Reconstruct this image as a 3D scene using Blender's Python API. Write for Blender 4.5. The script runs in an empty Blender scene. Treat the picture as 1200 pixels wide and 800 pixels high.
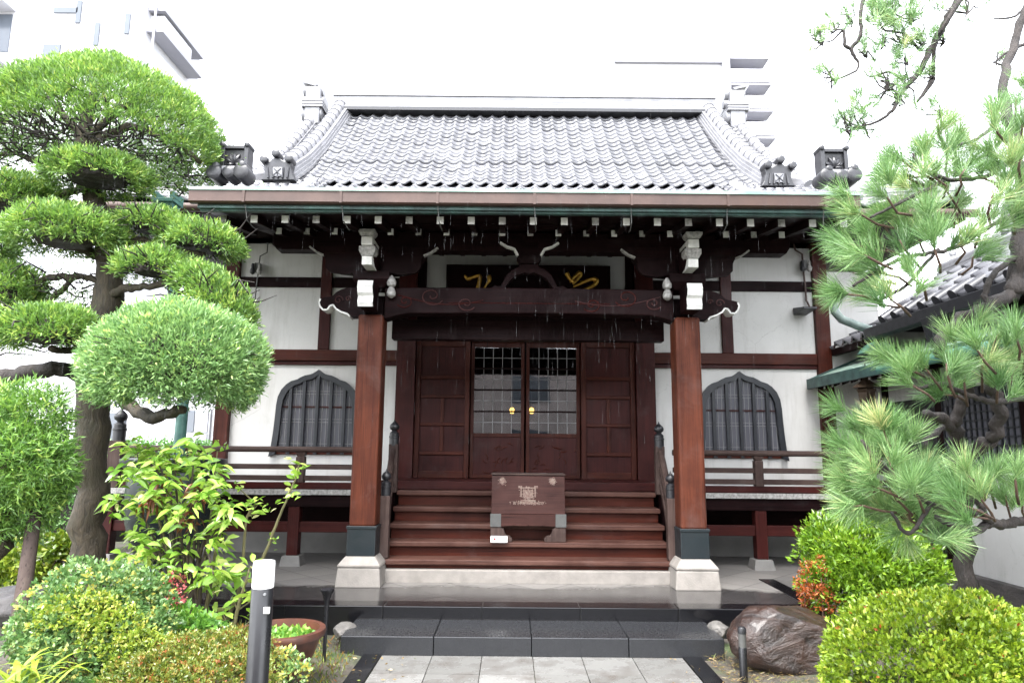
import bpy, bmesh, math, random
import numpy as np
from mathutils import Vector, Matrix
random.seed(7)
rng = np.random.default_rng(11)
SC = bpy.context.scene
COL = SC.collection
R = math.radians

# ------------------------------------------------------------------ camera
EYE = 1.55
TH, RO, FPX = math.atan(128 / 800.0), R(0.5), 800.0
FW = np.array([0, math.cos(TH), math.sin(TH)])
r0 = np.array([1.0, 0, 0]); u0 = np.array([0, -math.sin(TH), math.cos(TH)])
RT = math.cos(RO) * r0 + math.sin(RO) * u0
UP = -math.sin(RO) * r0 + math.cos(RO) * u0
cam = bpy.data.cameras.new('camera'); cam_o = bpy.data.objects.new('camera', cam); COL.objects.link(cam_o)
cam.sensor_fit = 'HORIZONTAL'; cam.sensor_width = 36.0; cam.lens = 24.0
cam.clip_start = 0.05; cam.clip_end = 2000
M = Matrix.Identity(4)
for i in range(3):
    M[i][0] = RT[i]; M[i][1] = UP[i]; M[i][2] = -FW[i]
M[0][3], M[1][3], M[2][3] = 0, 0, EYE
cam_o.matrix_world = M
SC.camera = cam_o

def at(px, py, d):
    """point of the place at distance d in front of the camera, measured on the 1200x800 photograph"""
    v = FW * FPX + RT * (px - 600) - UP * (py - 400)
    v = v / v[1] * d
    return np.array([v[0], d, v[2] + EYE])
def X(px, py, d): return float(at(px, py, d)[0])
def Z(px, py, d): return float(at(px, py, d)[2])

# ------------------------------------------------------------------ light: rainy overcast day, exposed for the shade
world = bpy.data.worlds.new('World'); SC.world = world; world.use_nodes = True
wn = world.node_tree; wn.nodes.clear()
sky = wn.nodes.new('ShaderNodeTexSky'); sky.sky_type = 'NISHITA'; sky.sun_disc = False
SUN_EL, SUN_ROT = R(62), R(200)
sky.sun_elevation = SUN_EL; sky.sun_rotation = SUN_ROT
sky.air_density = 1.0; sky.dust_density = 1.0; sky.ozone_density = 1.0
hs = wn.nodes.new('ShaderNodeHueSaturation'); hs.inputs['Saturation'].default_value = 0.18
bg = wn.nodes.new('ShaderNodeBackground'); bg.inputs['Strength'].default_value = 0.15
wo = wn.nodes.new('ShaderNodeOutputWorld')
wn.links.new(sky.outputs[0], hs.inputs['Color']); wn.links.new(hs.outputs[0], bg.inputs['Color'])
wn.links.new(bg.outputs[0], wo.inputs['Surface'])
sun = bpy.data.lights.new('sun', 'SUN'); sun.energy = 1.2; sun.angle = R(30); sun.color = (1, 0.97, 0.93)
sun_o = bpy.data.objects.new('sun', sun); COL.objects.link(sun_o)
# Nishita rotation is measured from +Y clockwise
sdir = Vector((math.sin(SUN_ROT) * math.cos(SUN_EL), math.cos(SUN_ROT) * math.cos(SUN_EL), math.sin(SUN_EL)))
sun_o.rotation_euler = sdir.to_track_quat('Z', 'Y').to_euler()
sun_o.location = (0, -5, 20)
vs = SC.view_settings
vs.view_transform = 'Standard'; vs.look = 'None'; vs.gamma = 1.0; vs.use_curve_mapping = False
vs.exposure = 3.1
SC.cycles.use_denoising = True
SC.cycles.max_bounces = 8; SC.cycles.diffuse_bounces = 4; SC.cycles.transparent_max_bounces = 8
SC.render.film_transparent = False

# ------------------------------------------------------------------ materials
MATS = {}
KR_ = .64
def k3(c): return tuple(x * KR_ for x in c)
def new_mat(name):
    m = bpy.data.materials.new(name); m.use_nodes = True
    nt = m.node_tree; nt.nodes.clear()
    out = nt.nodes.new('ShaderNodeOutputMaterial'); b = nt.nodes.new('ShaderNodeBsdfPrincipled')
    nt.links.new(b.outputs[0], out.inputs['Surface'])
    MATS[name] = m
    return m, nt, b, out
def N(nt, t, **kw):
    n = nt.nodes.new(t)
    for k, v in kw.items():
        if k in n.inputs: n.inputs[k].default_value = v
        else: setattr(n, k, v)
    return n
def ramp(nt, fac, stops):
    r = nt.nodes.new('ShaderNodeValToRGB'); e = r.color_ramp.elements
    while len(e) < len(stops): e.new(0.5)
    for el, (p, c) in zip(e, stops):
        el.position = p; el.color = (*c, 1)
    nt.links.new(fac, r.inputs['Fac']); return r.outputs['Color']
def coords(nt, scale=(1, 1, 1), rot=(0, 0, 0)):
    tc = nt.nodes.new('ShaderNodeTexCoord'); mp = nt.nodes.new('ShaderNodeMapping')
    mp.inputs['Scale'].default_value = scale; mp.inputs['Rotation'].default_value = rot
    nt.links.new(tc.outputs['Object'], mp.inputs['Vector']); return mp.outputs['Vector']
def noise(nt, vec, scale, detail=4, rough=0.6, dist=0.0):
    n = N(nt, 'ShaderNodeTexNoise', Scale=scale, Detail=detail, Roughness=rough, Distortion=dist)
    nt.links.new(vec, n.inputs['Vector']); return n.outputs['Fac']
def mixc(nt, fac, a, b, blend='MIX'):
    m = nt.nodes.new('ShaderNodeMix'); m.data_type = 'RGBA'; m.blend_type = blend
    if isinstance(fac, (int, float)): m.inputs[0].default_value = fac
    else: nt.links.new(fac, m.inputs[0])
    for s, v in ((6, a), (7, b)):
        if isinstance(v, (tuple, list)): m.inputs[s].default_value = (*v, 1)
        else: nt.links.new(v, m.inputs[s])
    return m.outputs[2]
def bump(nt, b, h, strength=0.3, dist=0.01):
    n = N(nt, 'ShaderNodeBump', Strength=strength, Distance=dist)
    nt.links.new(h, n.inputs['Height']); nt.links.new(n.outputs[0], b.inputs['Normal'])
def maprange(nt, v, a, b, c, d):
    n = nt.nodes.new('ShaderNodeMapRange'); n.inputs[1].default_value = a; n.inputs[2].default_value = b
    n.inputs[3].default_value = c; n.inputs[4].default_value = d
    nt.links.new(v, n.inputs[0]); return n.outputs[0]

def wood(name, c0, c1, axis, rough=0.5, c2=None, wet=0.0):
    m, nt, b, o = new_mat(name); c0, c1 = k3(c0), k3(c1); c2 = k3(c2) if c2 else None
    q_ = 15 if name == 'column_wood' else 26
    sc = [q_] * 3; sc[axis] = .9 if q_ == 15 else 1.3
    v = coords(nt, sc)
    g = noise(nt, v, 1.0, 5, 0.65, 0.4)
    col = ramp(nt, g, [(0.3, c0), (0.7, c1)])
    v2 = coords(nt, (1, 1, 1)); w = noise(nt, v2, 2.3, 4, 0.6)
    f = maprange(nt, w, 0.45, 0.72, 0, 0.75)
    col = mixc(nt, f, col, c2 if c2 else tuple(x * 0.55 for x in c0))
    sk = [90, 90, 90]; sk[axis] = 1.6
    ck = noise(nt, coords(nt, sk), 1.0, 3, .55, .8)
    col = mixc(nt, maprange(nt, ck, .60, .68, 0, .8), col, tuple(x * .22 for x in c0))
    fade = noise(nt, coords(nt, (1.3, 1.3, 1.3)), 1.6, 6, .7, .5)
    col = mixc(nt, maprange(nt, fade, .55, .78, 0, .45), col, tuple(.5 * x + .035 * KR_ + .3 * max(c1) for x in c1))
    nt.links.new(col, b.inputs['Base Color'])
    nt.links.new(maprange(nt, w, 0.3, 0.7, rough - .1, rough + .15), b.inputs['Roughness'])
    b.inputs['Specular IOR Level'].default_value = .05 if name.startswith('wood_dark') else .15
    bump(nt, b, g, 0.25, 0.006)
    return m
WR = ((0.052, 0.0105, 0.006), (0.095, 0.021, 0.011))
WD = ((0.010, 0.0042, 0.0048), (0.022, 0.0085, 0.009))
WG = ((0.058, 0.036, 0.031), (0.125, 0.085, 0.073))
for i, ax in enumerate('xyz'):
    wood('wood_red_' + ax, *WR, i, 0.45)
    wood('wood_dark_' + ax, *WD, i, 0.5)
    wood('wood_worn_' + ax, *WG, i, 0.6, (0.026, 0.012, 0.011))
    wood('wood_mid_' + ax, (0.042, 0.0078, 0.0070), (0.076, 0.0155, 0.0130), i, 0.45)
wood('tread_wood', (0.068, 0.027, 0.020), (0.155, 0.078, 0.060), 0, 0.5, (0.042, 0.014, 0.010))
wood('column_wood', (0.060, 0.0145, 0.008), (0.155, 0.043, 0.021), 2, 0.55, (0.040, 0.011, 0.007))
wood('box_wood', (0.045, 0.018, 0.015), (0.085, 0.034, 0.028), 0, 0.6, (0.026, 0.010, 0.009))
wood('stake_wood', (0.07, 0.05, 0.045), (0.14, 0.105, 0.09), 2, 0.75, (0.04, 0.03, 0.03))

def plain(name, c, rough=0.6, var=0.25, scale=6, metallic=0.0, bmp=0.1, spec=0.5, c2=None, lo=.35, hi=.7):
    m, nt, b, o = new_mat(name)
    if not name.startswith('far_') and name not in ('plastic_white', 'gold', 'muntin', 'white_paint'): c = k3(c); c2 = k3(c2) if c2 else None
    v = coords(nt); n = noise(nt, v, scale, 6, 0.6)
    d = c2 if c2 else tuple(x * (1 - var) for x in c)
    col = ramp(nt, n, [(lo, d), (hi, c)])
    nt.links.new(col, b.inputs['Base Color'])
    nt.links.new(maprange(nt, n, 0.3, 0.7, min(1, rough + .1), max(.03, rough - .08)), b.inputs['Roughness'])
    b.inputs['Metallic'].default_value = metallic
    b.inputs['Specular IOR Level'].default_value = spec
    if bmp:
        n2 = noise(nt, v, scale * 9, 4, 0.7); bump(nt, b, n2, bmp, 0.01)
    return m
def plaster():
    m, nt, b, o = new_mat('plaster')
    v = coords(nt); n = noise(nt, v, 1.3, 5, 0.6); v2 = coords(nt, (7, 7, .8)); s = noise(nt, v2, 1.0, 5, .7)
    c = ramp(nt, n, [(0.3, (0.44, 0.43, 0.415)), (0.65, (0.53, 0.525, 0.51))])
    c = mixc(nt, maprange(nt, s, 0.52, 0.78, 0, 0.6), c, (0.31, 0.295, 0.27))
    vo = N(nt, 'ShaderNodeTexVoronoi', feature='DISTANCE_TO_EDGE', Scale=1.7); wv = noise(nt, v, 3.5, 5, .65)
    va = nt.nodes.new('ShaderNodeVectorMath'); va.operation = 'ADD'; nt.links.new(v, va.inputs[0]); nt.links.new(wv, va.inputs[1]); nt.links.new(va.outputs[0], vo.inputs['Vector'])
    gate = noise(nt, v, .9, 2, .5)
    ml = N(nt, 'ShaderNodeMath', operation='MULTIPLY'); nt.links.new(maprange(nt, vo.outputs['Distance'], 0, .006, .6, 0), ml.inputs[0]); nt.links.new(maprange(nt, gate, .5, .6, 0, 1), ml.inputs[1])
    c = mixc(nt, ml.outputs[0], c, (0.16, 0.15, 0.14))
    nt.links.new(c, b.inputs['Base Color']); b.inputs['Roughness'].default_value = 0.85
    bump(nt, b, noise(nt, v, 40, 4, .7), 0.12, 0.004)
plaster()
plain('white_paint', (0.72, 0.71, 0.68), 0.6, 0.3, 14)
plain('white_worn', (0.62, 0.60, 0.57), 0.7, 0.6, 30)
plain('stone_pale', (0.36, 0.33, 0.30), 0.7, 0.3, 7, bmp=.3)
plain('stone_grey', (0.30, 0.29, 0.275), 0.6, 0.3, 5, bmp=.3)
plain('concrete', (0.34, 0.33, 0.315), 0.75, 0.25, 3, bmp=.25)
plain('granite_black', (0.009, 0.009, 0.011), 0.16, 0.4, 60, bmp=.02)
plain('granite_grey', (0.036, 0.038, 0.042), 0.25, 0.3, 90, bmp=.02, c2=(0.022, 0.023, 0.026))
plain('verdigris', (0.13, 0.33, 0.27), 0.5, 0.4, 7, c2=(0.06, 0.17, 0.145))
plain('verdigris_dark', (0.06, 0.15, 0.13), 0.5, 0.4, 7, c2=(0.03, 0.055, 0.055))
plain('verdigris_pale', (0.36, 0.47, 0.40), 0.45, 0.3, 4, c2=(0.20, 0.32, 0.27))
plain('verdigris_grey', (0.17, 0.22, 0.205), 0.4, 0.4, 9, c2=(0.07, 0.10, 0.095))
plain('copper_brown', (0.095, 0.050, 0.037), 0.5, 0.4, 3, metallic=0.2, c2=(0.062, 0.034, 0.027))
plain('steel_teal', (0.014, 0.022, 0.027), 0.4, 0.3, 8)
plain('iron_black', (0.018, 0.018, 0.022), 0.42, 0.3, 12)
plain('plastic_black', (0.013, 0.013, 0.016), 0.3, 0.2, 12, bmp=.02)
plain('plastic_white', (0.85, 0.85, 0.84), 0.35, 0.05, 5, bmp=0)
plain('bronze', (0.055, 0.07, 0.072), 0.32, 0.4, 6, metallic=.5)
plain('bronze_brown', (0.085, 0.055, 0.035), 0.4, 0.4, 9, metallic=.5)
plain('gold', (0.80, 0.50, 0.10), 0.36, 0.35, 25, metallic=.8, c2=(0.50, 0.27, 0.05))
plain('terracotta', (0.19, 0.068, 0.042), 0.4, 0.3, 5, c2=(0.06, 0.024, 0.017))
plain('gravel_soil', (0.05, 0.04, 0.03), 0.8, 0.3, 9, bmp=.6)
plain('lattice_dark', (0.02, 0.022, 0.028), 0.5, 0.2, 8)
plain('window_frame_black', (0.021, 0.024, 0.032), 0.4, 0.2, 8)
plain('muntin', (0.22, 0.22, 0.225), 0.5, 0.2, 10)
plain('far_white', (0.50, 0.50, 0.53), 0.8, 0.06, 0.6, bmp=0)
plain('far_grey', (0.33, 0.33, 0.37), 0.8, 0.1, 0.6, bmp=0)
plain('far_window', (0.10, 0.115, 0.14), 0.2, 0.3, 0.5, bmp=0)
plain('far_brick', (0.46, 0.40, 0.39), 0.8, 0.3, 0.7, bmp=0)
plain('rail_metal', (0.45, 0.46, 0.48), 0.4, 0.1, 4, metallic=.6, bmp=0)
plain('tile_dark', (0.04, 0.04, 0.048), 0.35, 0.4, 8, bmp=.15)
plain('tile_ridge', (0.36, 0.36, 0.385), 0.3, 0.35, 5, bmp=.1)
plain('crest_pale', (0.30, 0.235, 0.19), 0.7, 0.4, 40, c2=(0.16, 0.08, 0.065))
plain('bracket_grey', (0.12, 0.12, 0.115), 0.5, 0.3, 10)
plain('red_ink', (0.5, 0.05, 0.05), 0.6, 0.1, 10, bmp=0)
plain('grey_ink', (0.25, 0.25, 0.27), 0.6, 0.1, 10, bmp=0)

def tile_mat():
    m, nt, b, o = new_mat('roof_tile')
    v = coords(nt); n = noise(nt, v, 3.0, 6, .65)
    at_ = N(nt, 'ShaderNodeAttribute', attribute_name='tint')
    c = ramp(nt, at_.outputs['Fac'], [(0.0, (0.04, 0.04, 0.046)), (0.5, (0.08, 0.08, 0.09)), (1.0, (0.14, 0.14, 0.15))])
    c = mixc(nt, maprange(nt, n, .5, .75, 0, .55), c, (0.05, 0.05, 0.055))
    nt.links.new(c, b.inputs['Base Color'])
    nt.links.new(maprange(nt, n, .3, .7, .12, .34), b.inputs['Roughness'])
    b.inputs['Coat Weight'].default_value = .35; b.inputs['Coat Roughness'].default_value = .10
    bump(nt, b, noise(nt, v, 30, 3, .6), .08, .006)
tile_mat()
def glass_mat(name, tint, rough=.03, spec=.5, trans=0.0):
    m, nt, b, o = new_mat(name)
    v = coords(nt); n = noise(nt, v, 1.2, 3, .5)
    b.inputs['Base Color'].default_value = (*tint, 1); b.inputs['Roughness'].default_value = rough
    b.inputs['Specular IOR Level'].default_value = spec; b.inputs['Transmission Weight'].default_value = trans
    b.inputs['IOR'].default_value = 1.45
    bump(nt, b, n, .05, .02)
glass_mat('frosted_glass', (0.085, 0.085, 0.10), .25)
def pane_mat():
    m, nt, b, o = new_mat('door_glass')
    nt.nodes.remove(b)
    v = coords(nt); n = noise(nt, v, 2.0, 2, .5)
    g = N(nt, 'ShaderNodeBsdfGlossy', Roughness=.02); t = nt.nodes.new('ShaderNodeBsdfTransparent')
    t.inputs['Color'].default_value = (.75, .77, .78, 1)
    f = N(nt, 'ShaderNodeFresnel', IOR=1.9); mx = nt.nodes.new('ShaderNodeMixShader')
    bp = N(nt, 'ShaderNodeBump', Strength=.06, Distance=.02)
    nt.links.new(n, bp.inputs['Height']); nt.links.new(bp.outputs[0], g.inputs['Normal'])
    nt.links.new(f.outputs[0], mx.inputs[0]); nt.links.new(t.outputs[0], mx.inputs[1]); nt.links.new(g.outputs[0], mx.inputs[2])
    nt.links.new(mx.outputs[0], o.inputs['Surface'])
pane_mat()
def lamp_mat():
    m, nt, b, o = new_mat('lamp_glow')
    b.inputs['Base Color'].default_value = (1, .75, .3, 1)
    b.inputs['Emission Color'].default_value = (1, .55, .10, 1); b.inputs['Emission Strength'].default_value = .8
lamp_mat()
LG = (1.55, 1.45, 1.25)
GAIN = {'leaf_maki': (1.60, 1.28, 2.3), 'leaf_feather': (1.25, 1.1, 1.8), 'leaf_maki_blue': (1.5, 1.35, 1.65), 'leaf_azalea': (1.25, .98, 1.4), 'leaf_lime': (.85, .66, .8), 'leaf_box': (.95, .92, 1.0), 'leaf_box_yellow': (.9, .88, 1.0), 'leaf_cover': (.85, .85, .9), 'leaf_hedge': (1.1, 1.0, 1.2), 'needle': (1.42, 1.18, 1.45), 'leaf_aucuba': (1.2, 1.15, 1.3), 'leaf_rust': (1, .9, .9), 'straw': (.7, .7, .7), 'petal_pink': (.8, .8, .8)}
def leaf_mat(name, stops, rough=.30, trans=.27):
    gn = GAIN.get(name, (1.12, 1.1, 1.15)); stops = [(p_, tuple(min(.62, a_ * b_ * g_) for a_, b_, g_ in zip(c_, LG, gn))) for p_, c_ in stops]
    m, nt, b, o = new_mat(name)
    a = N(nt, 'ShaderNodeAttribute', attribute_name='tint')
    c = ramp(nt, a.outputs['Fac'], stops)
    nt.links.new(c, b.inputs['Base Color']); b.inputs['Roughness'].default_value = rough
    b.inputs['Specular IOR Level'].default_value = .5
    t = nt.nodes.new('ShaderNodeBsdfTranslucent'); mx = N(nt, 'ShaderNodeMixShader'); mx.inputs[0].default_value = trans
    hs = N(nt, 'ShaderNodeHueSaturation', Saturation=1.1, Value=1.25)
    nt.links.new(c, hs.inputs['Color']); nt.links.new(hs.outputs[0], t.inputs['Color'])
    nt.links.new(b.outputs[0], mx.inputs[1]); nt.links.new(t.outputs[0], mx.inputs[2])
    nt.links.new(mx.outputs[0], o.inputs['Surface'])
leaf_mat('leaf_maki', [(0, (0.030, 0.080, 0.014)), (.5, (0.070, 0.165, 0.024)), (.85, (0.115, 0.225, 0.033)), (1, (0.165, 0.265, 0.042))])
leaf_mat('leaf_feather', [(0, (0.030, 0.080, 0.014)), (.5, (0.070, 0.165, 0.024)), (.85, (0.115, 0.225, 0.033)), (1, (0.165, 0.265, 0.042))])
leaf_mat('leaf_maki_blue', [(0, (0.045, 0.105, 0.035)), (.5, (0.095, 0.185, 0.065)), (.85, (0.14, 0.245, 0.085)), (1, (0.195, 0.295, 0.085))])
leaf_mat('leaf_azalea', [(0, (0.045, 0.11, 0.010)), (.5, (0.115, 0.235, 0.016)), (.85, (0.18, 0.31, 0.026)), (1, (0.235, 0.325, 0.05))])
leaf_mat('leaf_lime', [(0, (0.050, 0.15, 0.012)), (.5, (0.115, 0.29, 0.022)), (1, (0.21, 0.42, 0.045))])
leaf_mat('leaf_rust', [(0, (0.10, 0.03, 0.012)), (.5, (0.20, 0.06, 0.02)), (1, (0.27, 0.11, 0.03))])
leaf_mat('leaf_box', [(0, (0.04, 0.10, 0.03)), (.45, (0.085, 0.175, 0.06)), (.75, (0.16, 0.25, 0.09)), (1, (0.34, 0.34, 0.08))])
leaf_mat('leaf_box_yellow', [(0, (0.07, 0.13, 0.02)), (.5, (0.17, 0.25, 0.03)), (.8, (0.24, 0.29, 0.055)), (1, (0.32, 0.31, 0.08))])
leaf_mat('leaf_aucuba', [(0, (0.055, 0.135, 0.018)), (.5, (0.125, 0.24, 0.035)), (.85, (0.22, 0.33, 0.07)), (1, (0.40, 0.45, 0.17))], .25)
leaf_mat('leaf_brown', [(0, (0.05, 0.022, 0.014)), (1, (0.15, 0.06, 0.03))])
leaf_mat('leaf_green', [(0, (0.03, 0.09, 0.02)), (.6, (0.075, 0.18, 0.03)), (1, (0.16, 0.27, 0.05))])
leaf_mat('leaf_cover', [(0, (0.05, 0.09, 0.018)), (.5, (0.13, 0.17, 0.03)), (.8, (0.19, 0.15, 0.04)), (1, (0.22, 0.08, 0.03))])
leaf_mat('leaf_hedge', [(0, (0.035, 0.10, 0.03)), (.6, (0.075, 0.19, 0.05)), (1, (0.13, 0.27, 0.08))])
leaf_mat('needle', [(0, (0.024, 0.072, 0.022)), (.5, (0.060, 0.145, 0.045)), (.9, (0.125, 0.225, 0.085)), (1, (0.23, 0.29, 0.13))], .3, .2)
leaf_mat('petal_pink', [(0, (0.35, 0.05, 0.08)), (1, (0.6, 0.2, 0.22))])
leaf_mat('straw', [(0, (0.16, 0.12, 0.06)), (.6, (0.30, 0.22, 0.11)), (1, (0.13, 0.19, 0.05))])
def bark(name, c0, c1, moss=None):
    m, nt, b, o = new_mat(name)
    v = coords(nt, (14, 14, 4)); n = noise(nt, v, 1.6, 6, .7, .6)
    c = ramp(nt, n, [(.3, c0), (.7, c1)])
    if moss:
        w = noise(nt, coords(nt), 3.0, 4, .6); c = mixc(nt, maprange(nt, w, .5, .65, 0, .8), c, moss)
    nt.links.new(c, b.inputs['Base Color']); b.inputs['Roughness'].default_value = .7
    bump(nt, b, n, .9, .03)
bark('bark', (0.014, 0.011, 0.007), (0.082, 0.062, 0.037), (0.042, 0.038, 0.017))
bark('bark_pine', (0.008, 0.006, 0.0055), (0.034, 0.025, 0.021))
bark('twig', (0.04, 0.021, 0.014), (0.11, 0.06, 0.038))
bark('stem_green', (0.06, 0.062, 0.02), (0.14, 0.12, 0.05))
def rock_mat(name, c0, c1, rough, coat=0.0):
    m, nt, b, o = new_mat(name)
    v = coords(nt, (1, 1, 2.2), (.4, .3, 0)); n = noise(nt, v, 5, 8, .65, .6)
    nt.links.new(ramp(nt, n, [(.3, c0), (.5, tuple((a + b_) / 2 for a, b_ in zip(c0, c1))), (.72, c1)]), b.inputs['Base Color'])
    nt.links.new(maprange(nt, n, .3, .7, rough + .1, max(.05, rough - .1)), b.inputs['Roughness'])
    b.inputs['Coat Weight'].default_value = coat; b.inputs['Coat Roughness'].default_value = .1
    bump(nt, b, n, .8, .05)
rock_mat('rock_wet', (0.007, 0.005, 0.005), (0.040, 0.020, 0.014), .36, .22)
rock_mat('rock_grey', (0.04, 0.037, 0.037), (0.13, 0.115, 0.11), .5, .1)
rock_mat('rock_pale', (0.06, 0.058, 0.054), (0.15, 0.14, 0.13), .6)
def soil():
    m, nt, b, o = new_mat('soil')
    v = coords(nt); n = noise(nt, v, 1.6, 6, .65); n2 = noise(nt, v, 22, 5, .7); n3 = noise(nt, v, 5, 5, .7)
    c = ramp(nt, n2, [(.3, (0.035, 0.030, 0.025)), (.7, (0.10, 0.088, 0.073))])
    c = mixc(nt, maprange(nt, n, .48, .62, 0, .8), c, (0.04, 0.07, 0.018))
    c = mixc(nt, maprange(nt, n3, .58, .75, 0, .6), c, (0.13, 0.10, 0.06))
    nt.links.new(c, b.inputs['Base Color']); nt.links.new(maprange(nt, n, .3, .7, .35, .85), b.inputs['Roughness'])
    bump(nt, b, n2, .8, .03)
soil()
def platform_top():
    m, nt, b, o = new_mat('terrace_tile')
    v = coords(nt, (1, 1, 1), (0, 0, R(45)))
    br = N(nt, 'ShaderNodeTexBrick', offset=0.0, Scale=1.0)
    br.inputs['Mortar Size'].default_value = .006; br.inputs['Brick Width'].default_value = .42; br.inputs['Row Height'].default_value = .42
    br.inputs['Color1'].default_value = (1, 1, 1, 1); br.inputs['Color2'].default_value = (.72, .72, .74, 1); br.inputs['Mortar'].default_value = (.35, .35, .35, 1)
    nt.links.new(v, br.inputs['Vector'])
    v0 = coords(nt); n = noise(nt, v0, 1.1, 5, .6); n2 = noise(nt, v0, 40, 4, .6)
    sep = nt.nodes.new('ShaderNodeSeparateXYZ'); tc = nt.nodes.new('ShaderNodeTexCoord')
    nt.links.new(tc.outputs['Object'], sep.inputs[0])
    # rain-wet front, dry back under the eaves: a wet edge wandering along the eave line
    add = N(nt, 'ShaderNodeMath', operation='MULTIPLY_ADD'); nt.links.new(n, add.inputs[0]); add.inputs[1].default_value = .9; nt.links.new(sep.outputs['Y'], add.inputs[2])
    dry = maprange(nt, add.outputs[0], 7.33, 7.47, 0, 1)
    wetc = mixc(nt, n2, (0.026, 0.0245, 0.0245), (0.055, 0.052, 0.051)); dryc = mixc(nt, n2, (0.12, 0.113, 0.106), (0.175, 0.165, 0.155))
    c = mixc(nt, dry, wetc, dryc); c = mixc(nt, 1.0, c, br.outputs['Color'], 'MULTIPLY')
    nt.links.new(c, b.inputs['Base Color']); nt.links.new(maprange(nt, dry, 0, 1, .17, .6), b.inputs['Roughness'])
    bump(nt, b, n2, .05, .003)
platform_top()
def path_mat():
    m, nt, b, o = new_mat('path_granite')
    a = N(nt, 'ShaderNodeAttribute', attribute_name='tint')
    v = coords(nt); n = noise(nt, v, 140, 3, .7); n2 = noise(nt, v, 4, 5, .65)
    c = ramp(nt, a.outputs['Fac'], [(0, (0.125, 0.123, 0.117)), (1, (0.195, 0.193, 0.186))])
    c = mixc(nt, maprange(nt, n, .45, .7, 0, .5), c, (0.085, 0.085, 0.08)); c = mixc(nt, maprange(nt, n2, .48, .70, 0, .7), c, (0.08, 0.069, 0.06))
    nt.links.new(c, b.inputs['Base Color']); nt.links.new(maprange(nt, n2, .35, .65, .42, .12), b.inputs['Roughness'])
path_mat()
def box_crest(): pass

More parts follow.
